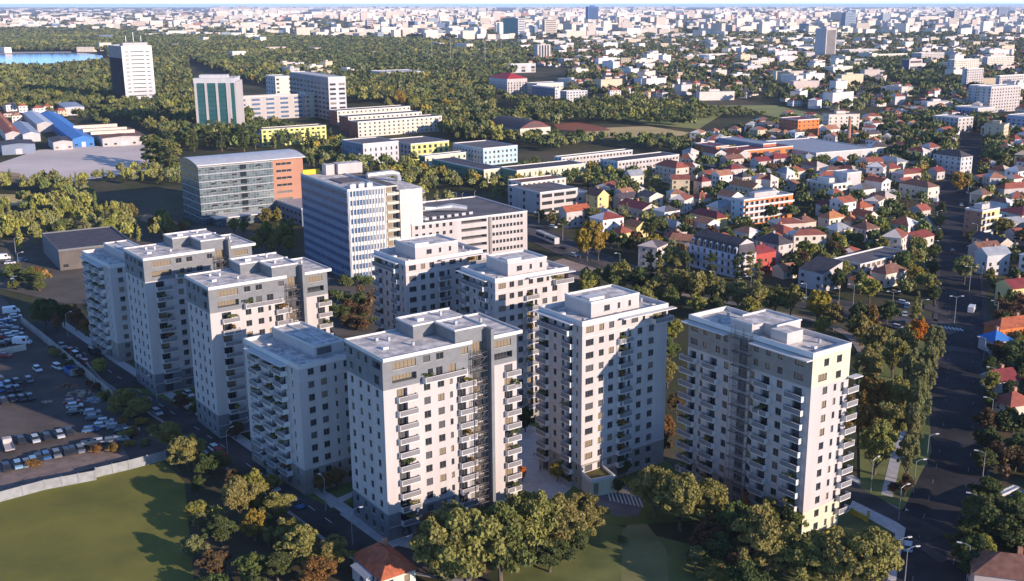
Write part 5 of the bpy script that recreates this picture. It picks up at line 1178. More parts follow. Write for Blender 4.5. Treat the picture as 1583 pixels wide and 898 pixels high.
def trunk_mesh(shape, seed):
    key = ('trunk', shape, seed)
    if key in MESHC: return MESHC[key]
    r = random.Random(seed); b = MB()
    if shape == 'shrub': b.tube([(0,0,-.1),(.1,0,.6)], [.09,.05], BARK, 5)
    else:
        H = {'round':5.0,'poplar':12.0,'conifer':10.0}[shape]; b.tube([(0,0,-1.0),(.1,.05,0),(.15,-.1,H*.5),(0,.1,H)], [.34,.26,.17,.05], BARK, 7)
        if shape == 'round':
            for i in range(6): a = i*1.05+r.random(); z = .3+r.random()*1.8; b.tube([(.1,0,z),(math.cos(a)*1.3,math.sin(a)*1.3,z+1.4),(math.cos(a)*2.6,math.sin(a)*2.6,z+2.7)], [.13,.09,.03], BARK, 5)
    MESHC[key] = b.mesh('trunk'); return MESHC[key]
FOL = {'olive': L_OLIVE, 'dark green': L_DARK, 'yellow-green': L_YEL, 'golden': L_GOLD, 'rusty': L_RUST, 'orange': L_ORNG, 'pale green': L_LIME, 'brown': L_BRWN, 'mid-green': L_MID}
FCOL = {'olive': (.21,.205,.066), 'dark green': (.095,.12,.042), 'yellow-green': (.30,.295,.07), 'golden': (.36,.27,.05), 'rusty': (.25,.15,.045), 'orange': (.55,.20,.03), 'pale green': (.23,.235,.095), 'brown': (.16,.10,.05), 'mid-green': (.15,.18,.056)}
TREES = []    # (x, y, height, width, shape, colour, forced)
def T(px, py, h, w_, col='olive', shape='round', force=True):
    if px < 560 and py > 600: h *= .74; py -= 6; w_ *= 1.08
    elif py > 790 and shape == 'round': w_ *= 1.18; h *= .95
    x, y = un(px, py); TREES.append((x, y, h, w_, shape, col, force)); FOOT.append((x, y, w_*.3))
def tree_zone(P, spacing, hr, cols, shape='round', clear=2.5, wf=(.75,1.05), drop=0.0, nogo=True):
    for x, y in sample_poly(P, spacing):
        if prng.random() < drop: continue
        if nogo and not free(x, y, clear): continue
        h = prng.uniform(*hr); sh = shape if isinstance(shape, str) else prng.choice(shape)
        w_ = h*prng.uniform(*wf) if sh == 'round' else h*.24 if sh == 'poplar' else h*.5 if sh == 'conifer' else h*1.6
        TREES.append((x, y, h, w_, sh, (prng.choice(cols) if len(cols) < 4 or math.sin(x*.013+y*.004)+math.sin(y*.011+1.3)+prng.gauss(0,.6) < 1.5 else prng.choice(('yellow-green','pale green','olive'))), False)); 
# foreground, bottom edge
for q in ((690,918,17,13),(722,925,19,15),(775,905,18,13,'mid-green'),(700,870,13,9,'pale green'),(745,858,9,8,'mid-green'),(822,868,15,11),(868,858,13,11),(905,832,10,9),(845,822,7,7,'mid-green'),(668,850,8,7,'brown'),
          (1012,800,12,10),(1052,820,14,12),(1092,812,11,10),(1128,850,8,7,'dark green'),(1165,868,11,11,'dark green'),(1150,800,6,4,'orange','conifer'),(1185,898,16,12),(1238,905,13,11),(1290,925,14,12),(1338,925,15,12),(1215,860,7,6,'pale green','conifer'),(1075,880,5,6,'pale green'),(1110,905,5,6,'olive'),(1180,840,8,5,'pale green','conifer'),(1160,930,8,8,'dark green'),
          (190,640,8,8),(218,652,8,8),(262,702,10,9),(293,735,12,8),(322,745,8,7,'dark green'),(372,812,14,8),(398,800,10,7),(308,812,6,6,'yellow-green'),(395,842,9,6,'golden'),(432,812,9,8),(470,882,12,10),(520,885,9,7),(448,850,9,8),(345,852,9,8,'dark green'),(300,870,7,6,'pale green'),(390,905,8,8,'mid-green'),(335,898,8,7,'brown'),(430,905,8,8,'dark green'),(490,915,8,8,'rusty'),(415,770,6,6,'olive'),(345,735,7,5,'olive'),
          (72,510,11,10,'dark green'),(88,515,7,5,'brown'),(118,512,9,7,'brown'),(132,520,6,5,'rusty'),(155,583,6,5,'yellow-green'),(100,505,8,7,'dark green'),(55,490,5,5,'dark green'),(30,440,9,4,'mid-green','poplar'),(48,445,9,5,'mid-green','poplar'),(62,450,8,5,'mid-green','poplar'),
          (365,685,6,5,'brown'),(282,640,6,5,'brown'),(300,650,5,4,'dark green'),(462,742,4,3,'rusty'),(497,768,7,5,'rusty'),(522,762,7,5,'rusty'),
          (940,720,7,4,'orange','conifer'),(808,745,4,3,'orange'),(862,745,5,5,'golden'),(1022,706,7,5,'brown'),(1005,705,5,4,'brown'),(1028,690,9,5,'rusty'),(812,668,7,6,'dark green'),(830,640,6,5,'brown'),(1045,640,6,5,'brown'),(965,738,5,4,'dark green'),(955,765,4,4,'dark green')): T(*q)
# grove and poplar row right of the shaded tower
for q in ((1345,600,13,11,'olive'),(1378,585,13,11,'olive'),(1352,560,12,10),(1395,560,12,9),(1330,535,11,10),(1405,620,15,9,'pale green'),(1385,655,13,11,'olive'),(1352,735,14,12),(1372,700,13,11,'olive'),(1345,650,12,10,'rusty'),(1412,668,15,7,'pale green'),(1422,640,15,7,'pale green'),(1432,605,15,7,'pale green'),(1440,570,14,7,'pale green'),(1408,705,14,7,'pale green'),(1400,745,12,6,'pale green'),(1418,540,10,7,'orange'),(1398,770,6,4,'brown'),(1380,765,3,3,'brown'),(1340,690,11,9,'rusty'),
          (1262,500,12,10,'golden'),(1288,512,10,8,'olive'),(1325,515,11,9,'dark green'),(1415,505,13,5,'olive','conifer'),(1345,515,10,8,'rusty'),(1370,505,9,9,'dark green'),(1075,475,14,11),(1050,465,12,10),(1115,478,12,9,'pale green'),(1140,482,12,9,'pale green'),(1172,488,13,9),(1198,488,11,8,'mid-green'),(1222,490,12,8,'yellow-green'),(1100,468,11,9),
          (960,450,12,9,'olive'),(985,455,11,9,'dark green'),(940,445,9,7,'mid-green'),(905,440,7,7,'olive'),(1015,460,9,8,'olive'),(925,440,7,6,'yellow-green'),
          (1490,440,12,11,'pale green'),(1480,300,13,11,'golden'),(1495,296,11,9,'olive'),(1560,480,8,5,'mid-green'),(1545,480,6,4,'yellow-green'),(1540,860,13,12,'dark green'),(1562,845,12,11,'mid-green'),(1515,880,8,7,'yellow-green'),(1500,895,9,8,'dark green'),(1580,870,9,8,'dark green'),(1540,720,6,7,'brown'),(1560,660,6,6,'dark green'),(1545,640,5,6,'olive'),(1510,385,8,6,'dark green'),(1500,380,7,5,'mid-green'),(1540,555,6,7,'brown'),(1575,540,6,6,'olive'),
          (908,404,18,10,'golden'),(925,404,17,9,'golden'),(897,400,14,8,'golden'),(1005,442,15,4,'dark green','poplar'),(1018,444,16,4,'dark green','poplar'),(1031,446,17,4.5,'dark green','poplar'),(1044,447,15,4,'olive','poplar'),(1060,448,17,4.5,'dark green','poplar'),(1098,432,12,4.5,'dark green','poplar'),(1140,436,12,4.5,'dark green','poplar'),(1158,432,12,4,'olive','poplar'),(1020,446,14,3.5,'olive','poplar'),(1172,440,11,4,'pale green','poplar'),
          (537,430,11,3.4,'dark green','poplar'),(545,432,9,3,'mid-green','poplar'),(835,345,7,6,'mid-green'),(855,350,8,7,'olive'),(870,358,7,6,'dark green')): T(*q)
for i in range(9): T(226+i*6.0+(i % 3), 252+i*2.0+(i % 2)*3, 21+i % 4, 6.5, ('dark green','mid-green','olive')[i % 3], 'poplar')
for i in range(9): T(300+i*13+(i % 2)*4, 234-(i % 3)*4, 17+i % 4*2, 6.5, ('dark green','mid-green','dark green')[i % 3], 'poplar')
for i in range(7): T(395+i*9, 392-i % 3*6, 8+i % 3*2, 7, ('yellow-green','olive','yellow-green')[i % 3])
for q in ((362,362,8,7,'olive'),(378,366,9,5,'mid-green'),(412,352,10,8,'olive'),(430,348,9,7,'yellow-green'),(452,372,11,5,'olive','poplar'),(618,172,22,18,'golden'),(640,175,18,14,'yellow-green'),(600,178,17,13,'olive')): T(*q)
for q in ((1522,700,7,7,'dark green'),(1525,670,7,7,'brown'),(1528,640,7,6,'dark green'),(1530,610,7,6,'olive'),(1530,585,7,6,'dark green'),(1518,735,7,7,'dark green'),(1522,790,8,8,'dark green'),(1515,815,8,8,'mid-green'),(1508,850,8,8,'dark green'),(1500,870,8,8,'dark green'),(1540,460,7,6,'dark green'),(1530,440,7,6,'olive'),(1525,415,7,6,'dark green'),(1445,470,7,6,'dark green'),(1436,455,8,7,'olive'),(1440,430,8,7,'dark green'),(1443,405,8,7,'mid-green'),(1449,380,8,7,'dark green'),(1452,355,8,7,'olive'),(1455,335,8,7,'dark green'),(1520,345,7,6,'dark green'),(1514,325,7,6,'olive'),(1032,600,9,7,'olive'),(1036,560,8,7,'mid-green'),(1040,530,8,7,'yellow-green'),(690,900,8,9,'dark green'),(735,890,8,9,'brown'),(800,885,8,9,'dark green'),(760,845,9,8,'dark green'),(850,885,7,8,'dark green'),(890,855,7,7,'dark green'),(1120,880,8,9,'dark green'),(1150,890,7,8,'brown'),(1210,890,8,9,'dark green'),(1140,840,9,9,'mid-green'),(1265,890,9,9,'dark green'),(1310,895,9,9,'mid-green'),(1100,860,7,8,'brown'),(672,880,7,8,'dark green'),(1220,830,8,7,'mid-green'),(1190,825,8,7,'olive')): T(*q)
ALL = ['olive','dark green','mid-green','olive','dark green','mid-green','dark green','mid-green','olive','dark green','pale green']
tree_zone(W((-60,283),(60,283),(110,285),(240,262),(275,262),(280,288),(150,285),(128,300),(170,325),(205,345),(262,352),(270,372),(150,380),(0,392),(-60,400)), 8.5, (6,11), ['yellow-green','yellow-green','yellow-green','olive','pale green','olive','mid-green'], ('round','round','poplar'), 1.5, (.7,1.0), .08)
tree_zone(W((285,340),(300,350),(262,372),(215,352)), 8, (3,5), ['yellow-green','rusty'], 'shrub')
tree_zone(W((505,430),(572,430),(572,445),(500,450)), 8, (3,5), ['yellow-green','mid-green'], 'shrub')
tree_zone(W((500,455),(575,455),(590,520),(520,505)), 7, (3,6), ['brown','dark green'], ('shrub','round'))
tree_zone(W((470,258),(465,225),(510,222),(640,255),(668,270),(780,290),(795,262),(905,268),(1000,262),(1008,282),(940,300),(870,290),(780,335),(640,330),(648,300)), 8.5, (6,10), ALL+['golden','yellow-green'], ('round','round','round','poplar'), 3)
tree_zone(W((690,220),(800,214),(890,217),(1060,219),(1080,232),(1050,240),(930,222),(860,238),(800,225),(740,222)), 9, (6,10), ALL+['yellow-green','yellow-green'], 'round', 3)
tree_zone(W((270,160),(300,205),(395,225),(395,190),(360,160)), 14, (10,16), ALL, ('round','poplar'), 3)
tree_zone(W((230,205),(300,208),(395,226),(395,194),(520,222),(470,230),(280,236),(250,222)), 10, (9,14), ALL, ('round','poplar'), 3)
tree_zone(W((-60,108),(70,108),(140,102),(170,96),(172,150),(150,170),(-60,175)), 13, (9,14), ALL+['yellow-green','olive'], 'round', 3)
tree_zone(W((172,95),(290,95),(300,205),(235,208),(170,185)), 12, (9,14), ALL+['yellow-green'], 'round', 3)
tree_zone(W((60,160),(170,170),(172,200),(125,190),(100,175),(60,180)), 13, (6,10), ALL, 'round', 3)
tree_zone(W((360,125),(560,118),(700,122),(760,140),(760,185),(850,178),(880,200),(745,200),(700,218),(610,160),(530,160),(460,142)), 12, (10,15), ALL+ALL+['yellow-green','yellow-green','golden'], 'round', 3)
tree_zone(W((645,188),(740,176),(760,205),(790,222),(690,215)), 10, (9,14), ALL+['yellow-green','golden'], 'round', 3)
tree_zone(W((-80,80),(-80,55),(300,60),(560,62),(800,72),(812,100),(760,140),(700,120),(560,116),(360,122),(290,93),(170,93),(165,80)), 13, (11,15), ['dark green','mid-green','dark green','dark green','mid-green','olive'], 'round', 4, (.9,1.15))
tree_zone(W((760,150),(860,165),(980,158),(1090,170),(1070,200),(900,190),(850,195)), 12, (8,13), ALL+['yellow-green'], 'round', 3)
tree_zone(W((985,170),(1060,168),(1130,172),(1200,175),(1180,182),(1080,185),(1000,182)), 9, (5,7), ['mid-green','olive'], 'round', 2, (.8,1), 0)
tree_zone(H1, 9.5, (5,10), ALL+['dark green','dark green','brown','golden'], ('round','round','round','round','conifer'), 1.6, (.8,1.1), .22)
tree_zone(W((835,428),(885,438),(1000,458),(1300,525),(1312,548),(1180,505),(1040,495),(900,465)), 9, (7,10), ['olive','mid-green','olive','yellow-green','dark green'], 'round', 2)
tree_zone(W((1510,470),(1780,470),(1850,910),(1505,910)), 7, (4,8), ['dark green','olive','brown','dark green','brown'], ('round','shrub'), 1.0, (.8,1.1), .15)
tree_zone(W((1340,205),(1470,165),(1560,200),(1560,260),(1400,260)), 9, (8,13), ['dark green','dark green','mid-green','olive'], 'round', 2)
tree_zone(W((1180,380),(1300,370),(1360,340),(1430,350),(1420,460),(1330,470),(1230,450)), 9, (6,10), ['olive','yellow-green','mid-green','dark green'], 'round', 2)
tree_zone(H2, 19, (8,13), ALL, 'round', 2, (.9,1.2), .12)
tree_zone(W((1290,88),(1400,84),(1500,120),(1480,150),(1300,120)), 13, (10,14), ['dark green','mid-green'], 'round', 2)
tree_zone(W((1180,50),(1480,50),(1480,62),(1180,62)), 22, (12,16), ['dark green','mid-green'], 'round', 3)
tree_zone(W((280,700),(330,705),(430,768),(520,835),(545,862),(545,930),(318,930),(300,880),(300,800),(290,740)), 8.5, (3.5,7.5), ['olive','mid-green','pale green','brown','yellow-green','dark green'], ('round','round','shrub'), 1.0, (.8,1.1), .1)
tree_zone(W((150,705),(235,690),(250,665),(225,640),(170,625),(200,690),(140,700)), 5, (1.8,3.0), ['rusty','golden','rusty','olive'], 'shrub', nogo=False)
tree_zone(W((0,730),(90,712),(130,705),(160,700),(60,735),(0,745)), 6, (1.4,2.2), ['golden','rusty'], 'shrub', drop=.2, nogo=False)
tree_zone(W((60,535),(150,610),(260,690),(275,700),(160,600),(80,535)), 5, (1.5,3), ['olive','brown','dark green'], 'shrub', nogo=False)
tree_zone(W((985,830),(1005,850),(1150,900),(1100,960),(960,880),(940,900),(800,900),(850,870)), 9, (1.0,2.0), ['mid-green','olive','rusty'], 'shrub', drop=.35)
tree_zone(W((540,770),(560,800),(620,835),(600,845),(540,800)), 3.5, (1.0,1.6), ['dark green','mid-green'], 'shrub', clear=.2, drop=.3)
tree_zone(W((0,420),(60,410),(100,445),(60,470),(0,455)), 9, (3,6), ['yellow-green','mid-green','rusty'], ('shrub','round'))
tree_zone(W((-60,258),(0,250),(10,262),(-60,272)), 12, (4,6), ['rusty','mid-green'], 'round')
# far greenery between the city blocks
for _ in range(2600):
    px, py = prng.uniform(-60, 1640), 12.5+48*prng.random()**.8
    if px < 420 or prng.random() < .55:
        x, y = un(px, py); f = 1+max(0, math.hypot(x, y)-3000)/4000
        if free(x, y, 10, False):
            for k in range(3): TREES.append((x+prng.gauss(0,25)*f, y+prng.gauss(0,25)*f, prng.uniform(9,14), 16*f*prng.uniform(.8,1.6), 'round', prng.choice(('dark green','mid-green','olive')), False))
SHN = {'round': ('broad tree','tree'), 'poplar': ('poplar','poplar'), 'conifer': ('conical tree','tree'), 'shrub': ('shrub','shrub')}
TREES.sort(key=lambda t: (outside(t[0], t[1]), 0 if t[6] else 1, math.hypot(t[0], t[1])/(t[2]+t[3])))
SHRUBS = [t for t in TREES if t[4] == 'shrub']; BIG = [t for t in TREES if t[4] != 'shrub']
def build_tree(t, i):
    x, y, h, w_, sh, col, _ = t; D = math.hypot(x, y); lod = 0 if D < 330 else 1 if D < 600 else 2; seed = i % (4 if sh == 'round' else 2)
    if sh == 'shrub': lod = 1
    cw, chh, base = {'round':(8.6,7.4,.06),'poplar':(3.4,16.2,.05),'conifer':(6.2,13,.06),'shrub':(4.0,2.4,.02)}[sh]
    size = 'tall ' if h > 12.5 else 'small ' if h < 6 and sh != 'shrub' else ''
    nm = {'round':'broadleaf_tree','poplar':'poplar_tree','conifer':'conical_tree','shrub':'shrub'}[sh]
    o = thing(nm, f'{size}{col} {SHN[sh][0]}', SHN[sh][1], (x,y,0), prng.random()*6.28, 'shrubs' if sh == 'shrub' else 'trees of the district', auto=True)
    k = h*(1-base); cr = link('crown', crown_mesh(sh, lod, seed), o, (0,0,h*base)); cr.scale = (w_/cw*prng.uniform(.9,1.1), w_/cw*prng.uniform(.9,1.1), k/chh)
    cr.material_slots[0].link = 'OBJECT'; cr.material_slots[0].material = FOL[col]
    tr = link('trunk', trunk_mesh(sh, seed), o, (0,0,h*base)); tr.scale = (w_/cw, w_/cw, k/chh)
def stuff_trees(name, L, label):
    if not L: return
    bank = {}; Vs, Ts, Cs = [], [], []
    for i, (x, y, h, w_, sh, col, _) in enumerate(L):
        D = math.hypot(x, y); lod = 0 if D < 800 else 1 if D < 1500 else 2 if D < 3000 else 3; seed = i % 5; key = (sh, lod, seed)
        if key not in bank:
            n, sz = ((420,1.05),(130,1.7),(44,2.8),(16,4.6))[lod]; rng = np.random.default_rng(seed+100*lod+7)
            cl = []
            if sh == 'poplar':
                for k in range(12): t_ = k/11; cl.append((rng.normal()*.3, rng.normal()*.3, 1+14*t_, .5+.9*math.sin(math.pi*(.1+.85*t_))))
                sz *= .7
            elif sh == 'conifer':
                for k in range(14): t_ = k/13; a = rng.random()*6.3; cl.append((math.cos(a)*2.2*(1-t_), math.sin(a)*2.2*(1-t_), 1+11.5*t_, .3+1.1*(1-t_)))
                sz *= .7
            elif sh == 'shrub':
                for k in range(7): a = rng.random()*6.3; cl.append((math.cos(a)*1.1, math.sin(a)*1.1, .5+rng.random(), .7))
                sz *= .45
            else:
                for k in range(14):
                    d = rng.normal(size=3); d /= np.linalg.norm(d); d[2] = abs(d[2])*.9-.1; r = .6+.4*rng.random(); cl.append((d[0]*3.2*r, d[1]*3.2*r, 3.6+d[2]*3.0*r, 1.2+rng.random()*.9))
                cl.append((0,0,3.5,2.6))
            bank[key] = leaf_cloud(rng, cl, n, sz)
        V, t_ = bank[key]; cw, chh, base = {'round':(9.0,7.6,.05),'poplar':(3.4,16,.04),'conifer':(6,13,.05),'shrub':(4,2.4,0)}[sh]
        a = prng.random()*6.28; ca, sa = math.cos(a), math.sin(a); kx = w_/cw; kz = h*(1-base)/chh; Q = np.empty_like(V)
        Q[:,0] = x+(V[:,0]*ca-V[:,1]*sa)*kx; Q[:,1] = y+(V[:,0]*sa+V[:,1]*ca)*kx; Q[:,2] = h*base+V[:,2]*kz
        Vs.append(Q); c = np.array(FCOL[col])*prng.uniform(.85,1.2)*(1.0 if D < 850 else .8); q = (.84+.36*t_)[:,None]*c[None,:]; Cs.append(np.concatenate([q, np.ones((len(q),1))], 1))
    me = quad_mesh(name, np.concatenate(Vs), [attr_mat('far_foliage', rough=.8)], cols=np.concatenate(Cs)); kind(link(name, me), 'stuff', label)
for i, t in enumerate(BIG[:300]): build_tree(t, i)
for i, t in enumerate(SHRUBS[:150]): build_tree(t, i)
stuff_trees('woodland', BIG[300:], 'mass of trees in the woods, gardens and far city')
stuff_trees('undergrowth', SHRUBS[150:], 'low scrub between the trees')

# ------------------------------------------------------------------ vehicles
def car_meshes(style):
    if ('car', style) in MESHC: return MESHC[('car', style)]
    L, Wd, belt, top = {'car':(4.3,1.76,.85,1.45),'estate':(4.5,1.8,.9,1.6),'van':(5.6,2.0,1.2,2.45)}[style]; b = MB(); m = plain('car_paint', (.5,.5,.5), .25, 0, .6); h = Wd/2
    if style == 'van': prof = [(-L/2,.35),(-L/2,belt),(-L/2+.05,top-.1),(-L/2+.25,top),(L/2-1.5,top),(L/2-.75,belt+.1),(L/2-.08,.95),(L/2,.35)]
    else: prof = [(-L/2,.32),(-L/2-.02,.7),(-L/2+.12,belt),(L/2-1.0,belt-.02),(L/2-.15,.72),(L/2,.55),(L/2-.02,.3)]
    n = len(prof)
    for sgn in (1,-1):
        f = [(x, sgn*h, z) for x, z in prof]; b.face(f if sgn < 0 else f[::-1], m)
    for i in range(n): (x0,z0),(x1,z1) = prof[i], prof[(i+1) % n]; b.face([(x0,-h,z0),(x0,h,z0),(x1,h,z1),(x1,-h,z1)], m)
    body = b
    g = MB(); gm = plain('car_glass', (.02,.025,.03), .05, 0, .9)
    if style != 'van':
        r0, r1 = (-L/2+.55, L/2-1.75) if style == 'car' else (-L/2+.2, L/2-1.75); c0, c1 = -L/2+.12 if style == 'car' else -L/2+.05, L/2-1.05; t = h-.22
        A = [(c0,-h+.04,belt),(c1,-h+.04,belt-.01),(c1,h-.04,belt-.01),(c0,h-.04,belt)]; Bq = [(r0,-t,top-.03),(r1,-t,top-.03),(r1,t,top-.03),(r0,t,top-.03)]
        for i in range(4): j = (i+1) % 4; g.face([A[i],A[j],Bq[j],Bq[i]], gm)
        body.box(r0-.05, r1+.05, -t-.02, t+.02, top-.05, top, m)
    else: g.face([(L/2-1.48,-h+.15,top-.08),(L/2-1.48,h-.15,top-.08),(L/2-.74,h-.12,belt+.12),(L/2-.74,-h+.12,belt+.12)][::-1], gm); g.box(L/2-2.3,L/2-1.3,-h-.01,-h+.02,belt+.15,top-.3,gm); g.box(L/2-2.3,L/2-1.3,h-.02,h+.01,belt+.15,top-.3,gm)
    w_ = MB(); tyre = plain('tyre_rubber', (.02,.02,.02), .9); hub = GALV
    w_.tube([(0,-.1,0),(0,.1,0)], .33, tyre, 12); w_.tube([(0,-.11,0),(0,.11,0)], .17, hub, 8)
    MESHC[('car', style)] = (body.mesh('body'), g.mesh('windows'), w_.mesh('wheel'), L, Wd); return MESHC[('car', style)]
CCOL = {'white':(.75,.75,.76),'silver':(.45,.48,.52),'dark':(.03,.03,.035),'black':(.015,.015,.02),'blue':(.05,.13,.30),'red':(.42,.03,.03),'grey':(.18,.19,.21),'light blue':(.22,.38,.52)}
def car(px, py, col, deg, style='car', world=None):
    x, y = world or un(px, py); bm_, gm_, wm_, L, Wd = car_meshes(style); m = plain('car_paint_'+col, CCOL[col], .25, 0, .6)
    o = thing('parked_car' if style != 'van' else 'van', f'{col} {"van" if style == "van" else "estate car" if style == "estate" else "car"}', 'van' if style == 'van' else 'car', (x,y,.06), rad(deg), 'vehicles of the district', auto=True)
    bo = link('body', bm_, o); bo.material_slots[0].link = 'OBJECT'; bo.material_slots[0].material = m; link('windows', gm_, o)
    for sx in (-1,1):
        for sy in (-1,1): link('wheel', wm_, o, (sx*(L/2-.85), sy*(Wd/2-.08), .33))
LOT = [(33,684,'dark'),(55,682,'silver'),(73,679,'dark'),(93,675,'silver'),(107,671,'dark'),(42,720,'grey'),(52,716,'light blue'),(72,708,'blue'),(88,705,'grey'),(104,702,'dark'),(112,700,'dark'),(125,698,'grey'),(10,726,'dark'),(28,722,'light blue'),(60,711,'dark')]
for px, py, c in LOT: car(px, py, c, -56)
for px, py, c in ((137,690,'dark'),(147,688,'black'),(156,686,'white'),(174,684,'grey'),(186,682,'silver'),(192,679,'dark')): car(px, py, c, 20)
for px, py, c in ((112,624,'red'),(116,630,'white'),(117,640,'dark'),(143,640,'silver'),(146,648,'grey'),(141,667,'blue'),(157,661,'white'),(163,654,'white'),(179,662,'silver'),(193,664,'dark'),(203,669,'white'),(190,668,'dark')): car(px, py, c, 22)
for px, py, c in ((6,623,'dark'),(20,620,'dark'),(34,619,'dark'),(47,617,'dark'),(14,606,'dark'),(27,604,'dark'),(3,604,'blue'),(13,597,'light blue'),(2,600,'blue'),(26,593,'dark'),(45,590,'grey'),(58,573,'white'),(8,552,'red'),(2,590,'dark')): car(px, py, c, -50 if c != 'red' else 5)
for px, py, c in ((4,534,'dark'),(15,531,'dark'),(2,523,'red'),(16,521,'white'),(26,518,'white'),(4,510,'dark'),(18,509,'grey'),(8,500,'blue'),(15,498,'silver'),(2,505,'dark'),(27,512,'dark'),(10,516,'dark'),(22,525,'grey')): car(px, py, c, 10)
car(35,532,'white',0,'van'); car(18,484,'white',30,'van'); car(24,491,'white',30); car(6,401,'white',20,'van'); car(16,408,'white',20); car(35,404,'blue',-10); car(26,432,'silver',10); car(20,438,'dark',-60); car(28,447,'dark',-50); car(90,570,'white',-40,'estate')
for px, py, c, st_ in ((96,537,'silver','car'),(118,551,'white','estate'),(110,545,'red','car'),(146,549,'black','van'),(133,563,'red','car'),(148,571,'grey','car'),(333,697,'white','car'),(341,703,'red','car'),(401,743,'white','estate'),(411,751,'white','car'),(422,757,'white','car'),(459,783,'blue','estate'),(224,630,'dark','car'),(292,612,'white','car'),(243,640,'silver','car')): car(px, py, c, -49, st_)
car(1403,848,'silver',72); car(1502,482,'white',60,'van'); car(1538,549,'grey',20); car(1472,390,'dark',72); car(1486,318,'silver',72); car(1447,312,'white',60,'van'); car(1452,305,'blue',60)
for i in range(16):
    x, y = un(1416+i*2.4, 500-i*12.5); 
    if i % 4 != 3: car(0, 0, ('dark','silver','blue','white','grey')[i % 5], 72, 'car', (x-4.5, y))
for px, py, c in ((1338,436,'silver'),(1385,455,'dark'),(1396,470,'white'),(855,352,'white'),(872,385,'dark'),(887,396,'silver'),(700,310,'dark'),(1100,448,'grey'),(1190,452,'dark'),(1240,462,'silver'),(1420,515,'white'),(1388,508,'silver'),(1350,492,'red')): car(px, py, c, -48)
for i in range(14): car(152+i*7.5, 219.5-i*.9, ('red','white','dark','silver')[i % 4], 25+i*7 % 60, 'estate')
for i in range(10): car(228+i*5.2, 256+i*1.2, ('white','silver','light blue')[i % 3], 30, 'estate')
# flatbed truck, tipper skip, tram
def flatbed():
    x, y = un(13, 692); o = thing('flatbed_truck', 'white flatbed truck with empty bed at the left edge of the car lot', 'truck', (x,y,0), rad(-58)); b = MB(); b.box(-.2,4.4,-1.05,1.05,.85,1.05,WHITE); b.box(-.2,4.4,-1.05,-1.0,1.05,1.4,WHITE); b.box(-.2,4.4,1.0,1.05,1.05,1.4,WHITE); b.build('bed', o)
    c = MB(); c.prism([(-2.2,-1.0),(-.35,-1.0),(-.35,1.0),(-2.2,1.0)],.5,2.2,WHITE); c.build('cab', o); g = MB(); g.box(-2.24,-2.2,-.85,.85,1.3,1.95,GLASS); g.build('windscreen', o)
    for sx in (-1.5,3.2):
        for sy in (-.9,.9): link('wheel', car_meshes('car')[2], o, (sx,sy,.38))
flatbed()
x_, y_ = un(110, 578); o_ = thing('tipper_skip', 'blue open tipper body standing by the lot wall', 'container', (x_,y_,0), rad(-50)); b = MB(); m_ = plain('skip_blue', (.03,.10,.32), .5)
b.box(-3,3,-1.2,-1.05,.4,1.9,m_); b.box(-3,3,1.05,1.2,.4,1.9,m_); b.box(-3,-2.85,-1.05,1.05,.4,1.9,m_); b.box(-3,3,-1.05,1.05,.3,.4,m_); b.build('body', o_); q = MB(); q.box(3.2,3.3,-1.2,1.2,.4,2.4,GALV); q.build('tailgate', o_)
def rubble(px, py, r, col, label, n=26):
    x, y = un(px, py); rr = random.Random(int(px)); b = MB()
    for i in range(n):
        a, d = rr.random()*6.3, rr.random()**.6*r; s_ = rr.uniform(.25,.8); cx_, cy_ = math.cos(a)*d, math.sin(a)*d*.7; hz = max(.2, (1-d/r)*1.2)
        b.prism([(cx_+math.cos(k)*s_*rr.uniform(.6,1.2), cy_+math.sin(k)*s_*rr.uniform(.6,1.2)) for k in (0,1.2,2.4,3.6,4.9)], 0, hz*rr.uniform(.5,1.1), col)
    o = b.build('rubble_heap', None, (x,y,0)); tag(o, label, 'rubble heap')
rubble(104,598,3.5,mat('brown_debris',(.24,.15,.10),.95,.3,1),'brown debris heap beside the blue tipper body')
rubble(125,608,3.8,mat('pale_debris',(.45,.36,.28),.95,.3,1),'pale sand heap in the corner of the car lot')
rubble(150,618,3.2,mat('white_debris',(.5,.48,.45),.9,.4,1,col2=(.15,.2,.3)),'mixed white and yellow scrap heap by the lot corner tree',44)
rubble(72,622,1.4,mat('pale_debris',(.45,.36,.28)),'small isolated sand heap in the middle of the car lot',10)
def tram():
    x, y = un(846, 373); o = thing('tram', 'grey and white articulated tram on the boulevard behind the deck office', 'tram', (x,y,.25), math.atan2(un(872,385)[1]-un(822,364)[1], un(872,385)[0]-un(822,364)[0]))
    for k in range(2):
        c = MB(); s0 = -10+k*10.2; c.prism([(s0,-1.2),(s0+9.6,-1.2),(s0+9.6,1.2),(s0,1.2)],.35,3.3,LGREY if k else GREYR,GREYR); cb_ = c.build('carriage', o)
        g = MB(); g.box(s0+.6,s0+9,-1.23,-1.2,1.5,2.6,GLASS); g.box(s0+.6,s0+9,1.2,1.23,1.5,2.6,GLASS); g.build('window_band', cb_)
    c = MB(); c.box(-.41,.21,-1.0,1.0,.4,3.1,FRAMED); c.build('bellows', o)
    c = MB(); c.tube([(5,0,3.3),(6,0,4.3),(5,0,5.2)], .05, STEEL, 4); c.build('pantograph', o)
tram()

